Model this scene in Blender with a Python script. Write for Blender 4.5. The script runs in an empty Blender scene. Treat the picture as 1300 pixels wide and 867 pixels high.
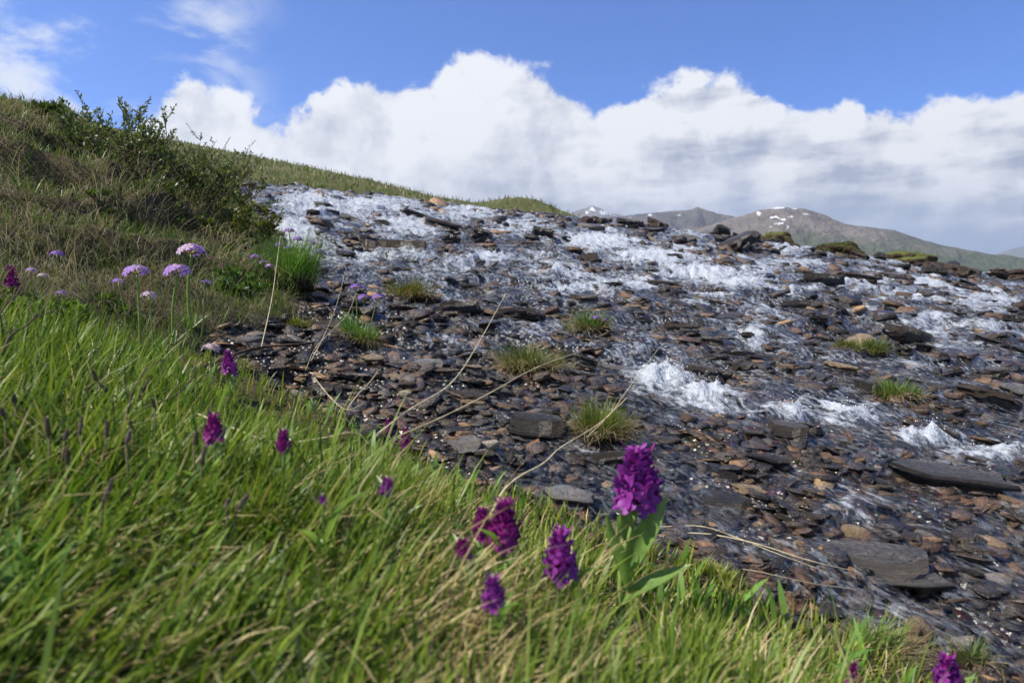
import bpy, math, random
import numpy as np
from mathutils import Vector, Matrix

S = bpy.context.scene
COL = S.collection
PI = math.pi
rng = np.random.default_rng(7)
random.seed(7)

# ------------------------------------------------------------------ camera
F = 866.7                     # focal length in pixels of the 1300 px wide photograph (24 mm, full frame)
HAZE = 5.6e-5
PITCH = math.atan(33.5 / F)   # the camera looks down a little: eye level lies at row 400
cam_d = bpy.data.cameras.new('camera')
cam = bpy.data.objects.new('camera', cam_d); COL.objects.link(cam)
cam.location = (0, 0, 0)
cam.rotation_euler = (PI / 2 - PITCH, 0, 0)
cam_d.lens = 24; cam_d.sensor_width = 36
cam_d.clip_start = 0.02; cam_d.clip_end = 60000
cam_d.dof.use_dof = True
cam_d.dof.focus_distance = 1.9
cam_d.dof.aperture_fstop = 8.0
S.camera = cam

# ------------------------------------------------------------------ light
SUN_AZ, SUN_EL = math.radians(-104), math.radians(52)      # azimuth from the view direction (+Y), towards +X
sun_dir = Vector((math.sin(SUN_AZ) * math.cos(SUN_EL), math.cos(SUN_AZ) * math.cos(SUN_EL), math.sin(SUN_EL)))
sun_d = bpy.data.lights.new('sun', 'SUN'); sun_d.energy = 5.0; sun_d.angle = math.radians(0.53)
sun_d.color = (1.0, 0.93, 0.81)
sun = bpy.data.objects.new('sun', sun_d); COL.objects.link(sun)
sun.rotation_euler = sun_dir.to_track_quat('Z', 'Y').to_euler()
S.view_settings.view_transform = 'Standard'; S.view_settings.look = 'None'
S.view_settings.gamma = 1; S.view_settings.exposure = 0.68; S.view_settings.use_curve_mapping = False
S.render.engine = 'CYCLES'
c = S.cycles
c.use_denoising = True
try: c.denoiser = 'OPENIMAGEDENOISE'
except Exception: pass
c.max_bounces = 7; c.diffuse_bounces = 3; c.glossy_bounces = 3; c.transmission_bounces = 4
c.transparent_max_bounces = 10; c.volume_bounces = 0
c.sample_clamp_indirect = 4.0; c.sample_clamp_direct = 12.0
c.caustics_reflective = False; c.caustics_refractive = False

# ------------------------------------------------------------------ node helper
class NG:
    """small expression builder for node trees"""
    def __init__(self, tree):
        self.t = tree; self.n = tree.nodes; self.l = tree.links
    def node(self, typ, **kw):
        nd = self.n.new(typ)
        for k, v in kw.items(): setattr(nd, k, v)
        return nd
    def put(self, sock, v):
        if v is None: return
        if hasattr(v, 'is_linked') or hasattr(v, 'links'): self.l.new(v, sock)
        else: sock.default_value = v
    def m(self, op, a, b=None, c=None, clamp=False):
        nd = self.node('ShaderNodeMath', operation=op); nd.use_clamp = clamp
        self.put(nd.inputs[0], a); self.put(nd.inputs[1], b); self.put(nd.inputs[2], c)
        return nd.outputs[0]
    def add(self, a, b): return self.m('ADD', a, b)
    def sub(self, a, b): return self.m('SUBTRACT', a, b)
    def mul(self, a, b): return self.m('MULTIPLY', a, b)
    def ss(self, v, a, b, lo=0.0, hi=1.0):
        nd = self.node('ShaderNodeMapRange', interpolation_type='SMOOTHSTEP')
        self.put(nd.inputs[0], v); self.put(nd.inputs[1], a); self.put(nd.inputs[2], b)
        self.put(nd.inputs[3], lo); self.put(nd.inputs[4], hi)
        return nd.outputs[0]
    def mix(self, f, a, b, blend='MIX'):
        nd = self.node('ShaderNodeMix', data_type='RGBA', blend_type=blend)
        self.put(nd.inputs[0], f)
        for s, v in ((nd.inputs[6], a), (nd.inputs[7], b)):
            if isinstance(v, (tuple, list)) and len(v) == 3: v = (*v, 1)
            self.put(s, v)
        return nd.outputs[2]
    def noise(self, vec, scale, detail=3, rough=0.5, dist=0.0, typ='FBM', dim='3D'):
        nd = self.node('ShaderNodeTexNoise', noise_dimensions=dim)
        try: nd.noise_type = typ
        except Exception: pass
        if vec is not None: self.l.new(vec, nd.inputs['Vector'])
        nd.inputs['Scale'].default_value = scale; nd.inputs['Detail'].default_value = detail
        nd.inputs['Roughness'].default_value = rough; nd.inputs['Distortion'].default_value = dist
        return nd.outputs[0]
    def xyz(self, x, y, z):
        nd = self.node('ShaderNodeCombineXYZ')
        self.put(nd.inputs[0], x); self.put(nd.inputs[1], y); self.put(nd.inputs[2], z)
        return nd.outputs[0]
    def sep(self, v):
        nd = self.node('ShaderNodeSeparateXYZ'); self.l.new(v, nd.inputs[0]); return nd.outputs
    def mapping(self, v, scale=(1, 1, 1), rot=(0, 0, 0), loc=(0, 0, 0)):
        nd = self.node('ShaderNodeMapping'); self.l.new(v, nd.inputs[0])
        nd.inputs[1].default_value = loc; nd.inputs[2].default_value = rot; nd.inputs[3].default_value = scale
        return nd.outputs[0]
    def bump(self, h, strength=0.5, dist=0.01, normal=None):
        nd = self.node('ShaderNodeBump'); nd.inputs['Strength'].default_value = strength
        nd.inputs['Distance'].default_value = dist; self.l.new(h, nd.inputs['Height'])
        if normal is not None: self.l.new(normal, nd.inputs['Normal'])
        return nd.outputs[0]

def pix_angles(px, py):
    """azimuth and elevation of a photograph pixel"""
    d = pix_dir(px, py)
    return math.atan2(d[0], d[1]), math.asin(d[2] / np.linalg.norm(d))

def pix_dir(px, py):
    x = (px - 650) / F; y = (433.5 - py) / F
    cp, sp = math.cos(PITCH), math.sin(PITCH)
    return np.array([x, cp + y * sp, -sp + y * cp])

# ------------------------------------------------------------------ sky with clouds
W = bpy.data.worlds.new('World'); S.world = W; W.use_nodes = True
g = NG(W.node_tree); g.n.clear()
SKY_STRENGTH = 0.082
sky = g.node('ShaderNodeTexSky', sky_type='NISHITA')
sky.sun_disc = False; sky.sun_elevation = SUN_EL; sky.sun_rotation = SUN_AZ
sky.altitude = 2300; sky.air_density = 1.0; sky.dust_density = 0.3; sky.ozone_density = 2.5
tc = g.node('ShaderNodeTexCoord').outputs['Generated']
dx, dy, dz = g.sep(tc)
az = g.m('ARCTAN2', dx, dy); el = g.m('ARCSINE', dz)
def az01(a): return (a + PI) / (2 * PI)
fc = g.node('ShaderNodeFloatCurve')
g.l.new(g.add(g.mul(az, 1 / (2 * PI)), 0.5), fc.inputs['Value'])
prof = [(-PI, .30), (-2.6, .24), (-2.0, .27), (-1.4, .2), (-1.0, .22)]
for px, py in [(60, 215), (205, 130), (290, 112), (342, 150), (400, 122), (470, 92), (540, 92), (600, 66), (650, 88), (720, 95), (765, 122),
               (830, 112), (900, 102), (960, 112), (1010, 140), (1100, 130), (1200, 120), (1300, 118)]:
    prof.append(pix_angles(px, py))
prof += [(0.9, .25), (1.4, .33), (2.0, .25), (2.6, .32), (PI, .30)]
cv = fc.mapping.curves[0]
while len(cv.points) > 2: cv.points.remove(cv.points[1])
cv.points[0].location = (0, prof[0][1]); cv.points[1].location = (1, prof[-1][1])
for a, e in prof[1:-1]: cv.points.new(az01(a), e)
for p in cv.points: p.handle_type = 'AUTO_CLAMPED'
fc.mapping.update()
top = fc.outputs[0]
# billowing noise on the direction sphere
warp = g.node('ShaderNodeVectorMath', operation='ADD')
g.l.new(tc, warp.inputs[0])
wn = g.node('ShaderNodeTexNoise'); g.l.new(tc, wn.inputs['Vector']); wn.inputs['Scale'].default_value = 9; wn.inputs['Detail'].default_value = 4
ws = g.node('ShaderNodeVectorMath', operation='SCALE'); ws.inputs['Scale'].default_value = 0.05
wsub = g.node('ShaderNodeVectorMath', operation='SUBTRACT'); g.l.new(wn.outputs['Color'], wsub.inputs[0]); wsub.inputs[1].default_value = (.5, .5, .5)
g.l.new(wsub.outputs[0], ws.inputs[0]); g.l.new(ws.outputs[0], warp.inputs[1])
P = warp.outputs[0]
def bank(P, shift=0.0):
    n1 = g.noise(P, 7.5, 10, 0.60)
    e = el if shift == 0 else g.add(el, shift)
    d = g.add(g.sub(top, e), g.mul(g.sub(n1, 0.5), 0.19))
    return d, n1
d0, n0 = bank(P)
cover = g.ss(d0, 0.0, 0.017)
# the same field a step towards the sun, for the light and dark sides of the billows
Ps = g.node('ShaderNodeVectorMath', operation='ADD'); g.l.new(P, Ps.inputs[0])
Ps.inputs[1].default_value = tuple(Vector((-0.028, 0, 0.03)))
n_s = g.noise(Ps.outputs[0], 7.5, 10, 0.60)
relief = g.sub(n0, n_s)                                           # >0 on sides that face the sun
depth = g.sub(top, el)
streak = g.noise(g.mapping(g.xyz(az, el, 0.0), scale=(1.0, 4.2, 1), rot=(0, 0, math.radians(-17))), 5.5, 7, 0.58, 0.3)
right = g.ss(az, -0.2, 0.45)
grey = g.add(g.mul(g.ss(depth, 0.015, 0.19), g.add(g.mul(right, 0.56), 0.28)), g.mul(g.sub(streak, 0.5), g.add(g.mul(right, 3.3), 0.5)))
grey = g.m('ADD', grey, g.mul(relief, -3.2), clamp=True)
white = (7.2, 7.3, 7.6); shade = (3.1, 3.5, 4.5); low = (1.5, 2.5, 4.6)
ccol = g.mix(grey, white, shade)
ccol = g.mix(g.mul(g.ss(depth, 0.07, 0.24), g.mul(g.ss(az, 0.0, 0.55), 0.9)), ccol, low)
thin = g.mul(g.ss(streak, 0.36, 0.62), g.mul(g.ss(depth, 0.07, 0.2), g.ss(az, 0.2, 0.6)))
ccol = g.mix(g.mul(thin, 0.35), ccol, (4.6, 5.3, 6.6))
# wisps high up on the left
wv = g.mapping(g.xyz(az, el, 0.0), scale=(1.0, 2.1, 1), rot=(0, 0, math.radians(28)), loc=(.37, .11, 0))
w1 = g.noise(wv, 5.2, 9, 0.6, 0.35)
wm = g.mul(g.ss(az, -0.30, -0.44), g.ss(el, 0.16, 0.24))
wisp = g.mul(g.ss(w1, 0.47, 0.68), wm)
skyc = g.mix(1.0, sky.outputs[0], (0.51, 0.93, 1.60), 'MULTIPLY')
skyc = g.mix(g.mul(wisp, 0.85), skyc, (6.6, 6.9, 7.4))
out = g.mix(cover, skyc, ccol)
# below the horizon the sky is only haze
bg = g.node('ShaderNodeBackground'); bg.inputs['Strength'].default_value = SKY_STRENGTH
g.l.new(out, bg.inputs['Color'])
wo = g.node('ShaderNodeOutputWorld'); g.l.new(bg.outputs[0], wo.inputs['Surface'])
W.cycles.sampling_method = 'MANUAL'; W.cycles.sample_map_resolution = 1024

# ------------------------------------------------------------------ numpy noise
def _hash(ix, iy, seed):
    h = (ix.astype(np.int64) * 374761393 + iy.astype(np.int64) * 668265263 + seed * 1442695041) & 0xFFFFFFFF
    h = ((h ^ (h >> 13)) * 1274126177) & 0xFFFFFFFF
    return (h ^ (h >> 16)) & 0xFFFFFFFF
def perlin(x, y, seed=0):
    x = np.asarray(x, float); y = np.asarray(y, float)
    x0 = np.floor(x); y0 = np.floor(y); fx = x - x0; fy = y - y0
    def gr(ix, iy, ax, ay):
        a = _hash(ix, iy, seed) * (2 * PI / 4294967296.0)
        return np.cos(a) * ax + np.sin(a) * ay
    u = fx * fx * fx * (fx * (fx * 6 - 15) + 10); v = fy * fy * fy * (fy * (fy * 6 - 15) + 10)
    a = gr(x0, y0, fx, fy); b = gr(x0 + 1, y0, fx - 1, fy)
    c_ = gr(x0, y0 + 1, fx, fy - 1); d = gr(x0 + 1, y0 + 1, fx - 1, fy - 1)
    return ((a + (b - a) * u) * (1 - v) + (c_ + (d - c_) * u) * v) * 1.5
def fbm(x, y, seed=0, oct=4, rough=0.5):
    s = 0; a = 1; f = 1; t = 0
    for i in range(oct):
        s = s + a * perlin(x * f, y * f, seed + i * 17); t += a; a *= rough; f *= 2.03
    return s / t
def sstep(v, a, b):
    t = np.clip((v - a) / (b - a), 0, 1); return t * t * (3 - 2 * t)

# ------------------------------------------------------------------ the lie of the land
STREAM = np.array([(-2.75, 7.15), (-2.1, 5.3), (-1.42, 3.9), (-0.92, 2.95), (-0.66, 2.35), (-0.66, 1.95), (-0.74, 1.72), (-0.70, 1.52), (-0.55, 1.42),
                   (-0.33, 1.28), (-0.12, 1.12), (0.1, 1.0), (0.25, 0.92), (0.4, 0.8), (0.62, 0.66), (1.0, 0.45), (1.6, 0.2), (4, -1.2), (30, -1.2),
                   (30, 40), (2.2, 40), (1.25, 11.5), (0.95, 9.4), (-0.9, 8.1)])
def sdist(x, y):
    """signed distance to the stream's edge, positive in the stream"""
    x = np.asarray(x, float); y = np.asarray(y, float)
    best = np.full(x.shape, 1e9); inside = np.zeros(x.shape, bool)
    n = len(STREAM)
    for i in range(n):
        ax, ay = STREAM[i]; bx, by = STREAM[(i + 1) % n]
        ex, ey = bx - ax, by - ay
        t = np.clip(((x - ax) * ex + (y - ay) * ey) / (ex * ex + ey * ey), 0, 1)
        best = np.minimum(best, (x - ax - t * ex) ** 2 + (y - ay - t * ey) ** 2)
        if ay != by:
            cond = ((ay > y) != (by > y)) & (x < (bx - ax) * (y - ay) / (by - ay) + ax)
            inside ^= cond
    d = np.sqrt(best)
    return np.where(inside, d, -d)
def slope(x, y):
    y0 = 9.2 + 1.1 * np.maximum(0, -x - 1)
    t = np.maximum(0, y - y0)
    R = 0.6 * t * t / (t + 3)
    r = np.hypot(x, y)
    z = -0.523 - 0.1286 * x + 0.219 * y - R - 0.075 * sstep(y, 4.5, 8.8) * sstep(x, -3, 0) - 0.05 * sstep(y, 5, 8) * sstep(x, 3, 6)
    w = sstep(r, 70, 1400)
    return np.clip(z, -420, 90) * (1 - w) - 420 * w
FX, FY = 0.506, -0.862                       # direction of flow
def terrace(x, y):
    s = x * FX + y * FY; cr = x * FY - y * FX
    s1 = s / 0.62 + 1.1 * perlin(x * 1.15, y * 1.15, 3) + 0.45 * perlin(x * 2.9, y * 2.9, 4)
    f1 = s1 - np.floor(s1)
    t1 = np.where(f1 < 0.8, f1 / 0.8, (1 - f1) / 0.2) - 0.5
    s2 = s / 0.21 + 1.2 * perlin(x * 2.6, y * 2.6, 5) + 0.4 * perlin(x * 6, y * 6, 6)
    f2 = s2 - np.floor(s2)
    t2 = np.where(f2 < 0.75, f2 / 0.75, (1 - f2) / 0.25) - 0.5
    a1 = 0.050 * (0.5 + 0.8 * sstep(perlin(cr * 0.8, s * 0.8, 9), -0.3, 0.4))
    return a1 * t1 + 0.018 * t2, f1, f2
def ledge(x, y):                              # 0 near the camera, 1 further up where steps are larger
    return 0.55 + 0.6 * sstep(y, 1.2, 4.0)
def height(x, y):
    x = np.asarray(x, float); y = np.asarray(y, float)
    d = sdist(x, y)
    base = slope(x, y)
    near = sstep(np.hypot(x, y), 60, 20)
    tz, _, _ = terrace(x, y)
    bed = tz * ledge(x, y) + 0.022 * fbm(x * 5, y * 5, 21, 4) + 0.006 * perlin(x * 31, y * 31, 29) - 0.012
    o = np.maximum(0, -d)
    # raised turf bank in front, a taller hummock up on the left
    m = sstep(y, 1.35, 2.6) * sstep(x, 0.2, -0.6)
    e_bank = 0.022 * sstep(o, 0.0, 0.05) + 0.162 * sstep(o, 0.05, 0.68)
    e_mound = 0.42 * sstep(o, -0.05, 1.35) + 0.03 * sstep(o, 0, .08)
    far = sstep(y - 9.2 - np.maximum(0, -x - 1) * 1.1, -3.5, -0.5) * sstep(y, 6, 8)
    e_mound = e_mound * (1 - far * 0.93) * (.08 + .92 * sstep(y, 7.6, 4.4))
    e = e_bank * (1 - m) + e_mound * m
    rough = 0.030 * fbm(x * 2.7, y * 2.7, 41, 3) + 0.016 * fbm(x * 9, y * 9, 43, 3)
    # slumped sods on the hummock: small treads and overhangs
    q = (base + e) / 0.16 + 0.9 * fbm(x * 1.9, y * 1.9, 47, 3)
    fq = q - np.floor(q)
    sod = (np.where(fq < 0.72, fq / 0.72, (1 - fq) / 0.28) - 0.5) * -0.16
    rough = rough + m * sod * sstep(o, 0.05, 0.5) * (1 - far) * sstep(y, 14, 7) + m * 0.05 * fbm(x * 1.4, y * 1.4, 49, 2) * sstep(o, 0.1, 0.7) * (1 - .92 * far)
    big = 0.6 * fbm(x * 0.02, y * 0.02, 61, 3) * sstep(np.hypot(x, y), 20, 60)
    k = sstep(d, -0.05, 0.06)
    return base + near * (k * bed + (1 - k) * (e + rough)) + (1 - near) * e + big
def h1(x, y): return float(height(np.array([x]), np.array([y]))[0])
def hit(px, py, lift=0.0, dmin=0.25, dmax=60):
    """where the ray of a photograph pixel meets the ground (raised by lift)"""
    d = pix_dir(px, py); d = d / d[1]
    t = np.concatenate([np.arange(dmin, 3, 0.004), np.arange(3, dmax, 0.02)])
    z = height(t * d[0], t) + lift
    below = t * d[2] <= z
    i = int(np.argmax(below)) if below.any() else len(t) - 1
    tt = t[i]
    return Vector((tt * d[0], tt, tt * d[2] - lift)), tt
def at(px, py, dist):
    d = pix_dir(px, py); d = d / d[1]
    return Vector(d * dist)
def to_pix(x, y, z):
    cp, sp = math.cos(PITCH), math.sin(PITCH)
    dep = y * cp - z * sp; up = y * sp + z * cp
    dep = np.where(dep < 0.05, 0.05, dep)
    return 650 + F * x / dep, 433.5 - F * up / dep
def normal_at(x, y, e=0.12):
    dzx = (h1(x + e, y) - h1(x - e, y)) / (2 * e); dzy = (h1(x, y + e) - h1(x, y - e)) / (2 * e)
    return Vector((-dzx, -dzy, 1)).normalized()

# ------------------------------------------------------------------ mesh and object helpers
def raw_mesh(name, V, faces_flat, nper, attrs=None, smooth=True):
    """V: (n,3); faces_flat: (m,nper) array"""
    me = bpy.data.meshes.new(name)
    V = np.ascontiguousarray(V, np.float32); Fc = np.ascontiguousarray(faces_flat, np.int32)
    me.vertices.add(len(V)); me.vertices.foreach_set('co', V.ravel())
    me.loops.add(Fc.size); me.loops.foreach_set('vertex_index', Fc.ravel())
    me.polygons.add(len(Fc))
    me.polygons.foreach_set('loop_start', np.arange(0, Fc.size, nper, dtype=np.int32))
    if smooth: me.polygons.foreach_set('use_smooth', np.ones(len(Fc), bool))
    me.update(calc_edges=True); me.validate()
    for k, a in (attrs or {}).items():
        a = np.asarray(a, np.float32)
        if a.ndim == 2:
            if a.shape[1] == 3: a = np.hstack([a, np.ones((len(a), 1), np.float32)])
            at_ = me.attributes.new(k, 'FLOAT_COLOR', 'POINT'); at_.data.foreach_set('color', a.ravel())
        else:
            at_ = me.attributes.new(k, 'FLOAT', 'POINT'); at_.data.foreach_set('value', a.ravel())
    return me
def link(name, me, mat=None, parent=None):
    o = bpy.data.objects.new(name, me); COL.objects.link(o)
    if mat is not None and not me.materials: me.materials.append(mat)
    if parent is not None: o.parent = parent
    return o
def tag(o, label=None, cat=None, group=None, kind=None):
    if label: o['label'] = label
    if cat: o['category'] = cat
    if group: o['group'] = group
    if kind: o['kind'] = kind
    return o
def empty(name, loc, rot=(0, 0, 0), scale=1.0):
    o = bpy.data.objects.new(name, None); COL.objects.link(o)
    o.empty_display_size = 0.02
    o.location = loc; o.rotation_euler = rot; o.scale = (scale,) * 3
    return o
class MB:
    """mixed triangle / quad builder"""
    def __init__(self): self.v = []; self.f = []
    def quadstrip(self, rows, closed=False):
        b = len(self.v); n = len(rows[0])
        for r in rows: self.v += [tuple(p) for p in r]
        for i in range(len(rows) - 1):
            for j in range(n if closed else n - 1):
                k = (j + 1) % n
                self.f.append((b + i * n + j, b + i * n + k, b + (i + 1) * n + k, b + (i + 1) * n + j))
    def tube(self, pts, radii, n=6):
        pts = [Vector(p) for p in pts]; rows = []
        for i, p in enumerate(pts):
            t = (pts[min(i + 1, len(pts) - 1)] - pts[max(i - 1, 0)]).normalized()
            a = t.cross(Vector((0.31, 0.9, 0.2))).normalized(); b = t.cross(a)
            r = radii[i] if hasattr(radii, '__len__') else radii
            rows.append([p + (a * math.cos(2 * PI * k / n) + b * math.sin(2 * PI * k / n)) * r for k in range(n)])
        self.quadstrip(rows, True)
        for row, i0 in ((rows[0], len(self.v) - n * len(rows)), (rows[-1], len(self.v) - n)):
            self.f.append(tuple(range(i0, i0 + n)))
    def mesh(self, name, smooth=True):
        me = bpy.data.meshes.new(name); me.from_pydata(self.v, [], self.f); me.update()
        if smooth: me.polygons.foreach_set('use_smooth', np.ones(len(me.polygons), bool))
        return me
def spline(pts, n=8):
    """Catmull-Rom through points"""
    P_ = [Vector(p) for p in pts]; P_ = [P_[0] * 2 - P_[1]] + P_ + [P_[-1] * 2 - P_[-2]]
    outp = []
    for i in range(1, len(P_) - 2):
        p0, p1, p2, p3 = P_[i - 1:i + 3]
        for k in range(n):
            t = k / n
            outp.append(0.5 * ((2 * p1) + (p2 - p0) * t + (2 * p0 - 5 * p1 + 4 * p2 - p3) * t * t + (3 * p1 - p0 - 3 * p2 + p3) * t ** 3))
    outp.append(P_[-2]); return outp

# ------------------------------------------------------------------ materials
def new_mat(name):
    m = bpy.data.materials.new(name); m.use_nodes = True; m.node_tree.nodes.clear()
    q = NG(m.node_tree); o = q.node('ShaderNodeOutputMaterial'); return m, q, o
def principled(q, base, rough=0.5, spec=0.5, normal=None, **kw):
    b = q.node('ShaderNodeBsdfPrincipled')
    q.put(b.inputs['Base Color'], (*base, 1) if isinstance(base, tuple) and len(base) == 3 else base)
    q.put(b.inputs['Roughness'], rough); q.put(b.inputs['Specular IOR Level'], spec)
    if normal is not None: q.l.new(normal, b.inputs['Normal'])
    for k, v in kw.items(): q.put(b.inputs[k], v)
    return b
def leafy(name, col=None, trans=0.35, rough=0.45, spec=0.35, vary=0.25):
    m, q, o = new_mat(name)
    if col is None:
        a = q.node('ShaderNodeAttribute'); a.attribute_name = 'col'; base = a.outputs['Color']
    else:
        nz = q.noise(q.node('ShaderNodeTexCoord').outputs['Object'], 90, 3)
        lo = tuple(v * (1 - vary) for v in col); hi = tuple(min(1, v * (1 + vary)) for v in col)
        base = q.mix(q.ss(nz, .3, .7), lo, hi)
    b = principled(q, base, rough, spec)
    t = q.node('ShaderNodeBsdfTranslucent')
    q.l.new(q.mix(1.0, base, (1.12, 1.12, 0.72), 'MULTIPLY') if col is None or col[1] > col[2] * 1.5 else base, t.inputs['Color'])
    mx = q.node('ShaderNodeMixShader'); mx.inputs[0].default_value = trans
    q.l.new(b.outputs[0], mx.inputs[1]); q.l.new(t.outputs[0], mx.inputs[2]); q.l.new(mx.outputs[0], o.inputs['Surface'])
    return m
def rock_mat(name, attr=False, cols=((.027, .025, .023), (.048, .042, .035), (.080, .063, .047)), wet=0.85, scale=1.0, streak=True, objvar=True):
    m, q, o = new_mat(name)
    tc = q.node('ShaderNodeTexCoord').outputs['Object'] if not attr else q.node('ShaderNodeNewGeometry').outputs['Position']
    oi = q.node('ShaderNodeObjectInfo')
    if attr:
        a = q.node('ShaderNodeAttribute'); a.attribute_name = 'col'; base0 = a.outputs['Color']
        vec = tc
    else:
        off = q.node('ShaderNodeVectorMath', operation='ADD'); q.l.new(tc, off.inputs[0])
        q.l.new(q.xyz(q.mul(oi.outputs['Random'], 17.0), q.mul(oi.outputs['Random'], 31.0), 0.0), off.inputs[1])
        vec = off.outputs[0]
        r = q.node('ShaderNodeValToRGB'); q.l.new(oi.outputs['Random'], r.inputs[0])
        r.color_ramp.elements[0].color = (*cols[0], 1); r.color_ramp.elements[1].color = (*cols[-1], 1)
        for i, cc in enumerate(cols[1:-1]): r.color_ramp.elements.new((i + 1) / (len(cols) - 1)).color = (*cc, 1)
        base0 = r.outputs[0]
    s = scale if not attr else scale * 14
    n1 = q.noise(vec, 1.7 * s, 5, 0.6); n2 = q.noise(vec, 9 * s, 4, 0.6)
    strata = q.noise(q.mapping(vec, scale=(1, 1.6, 7), rot=(0.25, 0.12, 0)), 2.6 * s, 5, 0.62, 0.4)
    base = q.mix(q.ss(n1, .35, .7), base0, q.mix(1.0, base0, (1.75, 1.55, 1.4), 'MULTIPLY'))
    base = q.mix(q.mul(q.ss(strata, .45, .7), 0.6), base, q.mix(1.0, base0, (0.55, 0.55, 0.6), 'MULTIPLY'))
    base = q.mix(q.mul(q.ss(n2, .60, .72), 0.28), base, (.20, .17, .14))
    hh = q.add(q.mul(strata, 0.8), q.add(q.mul(n1, 0.4), q.mul(n2, 0.30)))
    bm = q.bump(hh, 0.8, 0.02 if attr else 0.16)
    if attr: bm = q.bump(hh, 0.9, 0.012)
    rough = q.ss(n2, .3, .75, 0.78 - 0.66 * wet, 0.92 - 0.58 * wet)
    b = principled(q, base, rough, 0.35 + 0.2 * wet, bm)
    q.l.new(b.outputs[0], o.inputs['Surface'])
    return m

M = {}
M['grass'] = leafy('grass_blades')
M['stone_dark'] = rock_mat('wet_dark_schist')
M['stone_brown'] = rock_mat('wet_rust_stone', cols=((.050, .040, .032), (.072, .055, .041), (.098, .070, .048)), wet=0.8)
M['stone_tan'] = rock_mat('tan_stone', cols=((.26, .19, .11), (.34, .27, .17), (.30, .25, .18)), wet=0.45)
M['stone_grey'] = rock_mat('dry_grey_schist', cols=((.15, .155, .16), (.20, .20, .20), (.25, .25, .25)), wet=0.15)
M['stone_half'] = rock_mat('half_dry_schist', cols=((.085, .083, .080), (.095, .092, .088), (.11, .105, .10)), wet=0.45)
M['stone_cream'] = rock_mat('cream_pebble', cols=((.42, .38, .27), (.50, .46, .34), (.46, .44, .40)), wet=0.1)
M['stone_bed'] = rock_mat('bed_stones', attr=True)
M['straw'] = leafy('straw', (.56, .48, .31), 0.2, 0.6, 0.3, .2)
M['bark'] = leafy('twig_bark', (.075, .052, .036), 0.0, 0.8, 0.2, .35)
M['stem'] = leafy('flower_stem', (.20, .30, .055), 0.25, 0.45, 0.4, .15)
M['stem_red'] = leafy('orchid_stem', (.25, .36, .10), 0.25, 0.4, 0.4, .2)
M['orchid_leaf'] = leafy('orchid_leaf', (.19, .31, .075), 0.45, 0.33, 0.5, .15)
M['primula_leaf'] = leafy('primula_leaf', (.085, .17, .03), 0.35, 0.45, 0.35, .2)
M['orchid'] = leafy('orchid_petal', (.26, .035, .29), 0.35, 0.5, 0.3, .6)
M['orchid_red'] = leafy('orchid_petal_crimson', (.23, .014, .17), 0.35, 0.5, 0.3, .4)
M['lilac'] = leafy('primula_petal', (.42, .24, .66), 0.4, 0.55, 0.2, .22)
M['violet'] = leafy('primula_petal_violet', (.28, .14, .58), 0.4, 0.55, 0.2, .22)
M['pale'] = leafy('primula_petal_fading', (.62, .48, .58), 0.4, 0.55, 0.2, .15)
M['calyx'] = leafy('primula_calyx', (.30, .24, .07), 0.2, 0.5, 0.3, .35)
M['spike'] = leafy('sedge_spike', (.12, .085, .075), 0.1, 0.8, 0.15, .5)
M['spike_stem'] = leafy('sedge_stem', (.12, .10, .05), 0.1, 0.6, 0.2, .3)

# bare ground under the turf, and the hill
m, q, o = new_mat('turf_soil')
pos = q.node('ShaderNodeNewGeometry').outputs['Position']
n1 = q.noise(pos, 6, 5, .6); n2 = q.noise(pos, 45, 4, .65); n3 = q.noise(pos, 0.6, 4, .6)
near_c = q.mix(q.ss(n1, .35, .65), (.035, .026, .016), (.075, .058, .03))
near_c = q.mix(q.mul(q.ss(n2, .5, .7), .6), near_c, (.13, .11, .065))
turf = q.mix(q.ss(n1, .35, .65), (.055, .075, .022), (.10, .10, .04))
turf = q.mix(q.mul(q.ss(n2, .45, .65), .5), turf, (.15, .13, .06))
px_, py_, pz_ = q.sep(pos)
farf = q.ss(q.m('SQRT', q.add(q.mul(px_, px_), q.mul(py_, py_))), 5.0, 9.0)
col = q.mix(farf, near_c, turf)
st = q.node('ShaderNodeAttribute'); st.attribute_name = 'stream'
bedc = q.mix(q.ss(n1, .3, .7), (.018, .016, .014), (.055, .038, .024))
bedc = q.mix(q.mul(q.ss(n2, .5, .65), .6), bedc, (.09, .06, .038))
vor = q.node('ShaderNodeTexVoronoi'); q.l.new(pos, vor.inputs['Vector']); vor.inputs['Scale'].default_value = 70
bedc = q.mix(0.55, bedc, q.mix(1.0, bedc, vor.outputs['Color'], 'MULTIPLY'))
col = q.mix(st.outputs['Fac'], col, bedc)
hb = q.add(q.mul(n2, .6), q.mul(q.m('MULTIPLY', vor.outputs['Distance'], -1.2), st.outputs['Fac']))
b = principled(q, col, q.sub(0.92, q.mul(st.outputs['Fac'], .62)), q.add(.15, q.mul(st.outputs['Fac'], .4)), q.bump(hb, .9, .012))
q.l.new(b.outputs[0], o.inputs['Surface']); M['ground'] = m

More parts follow.
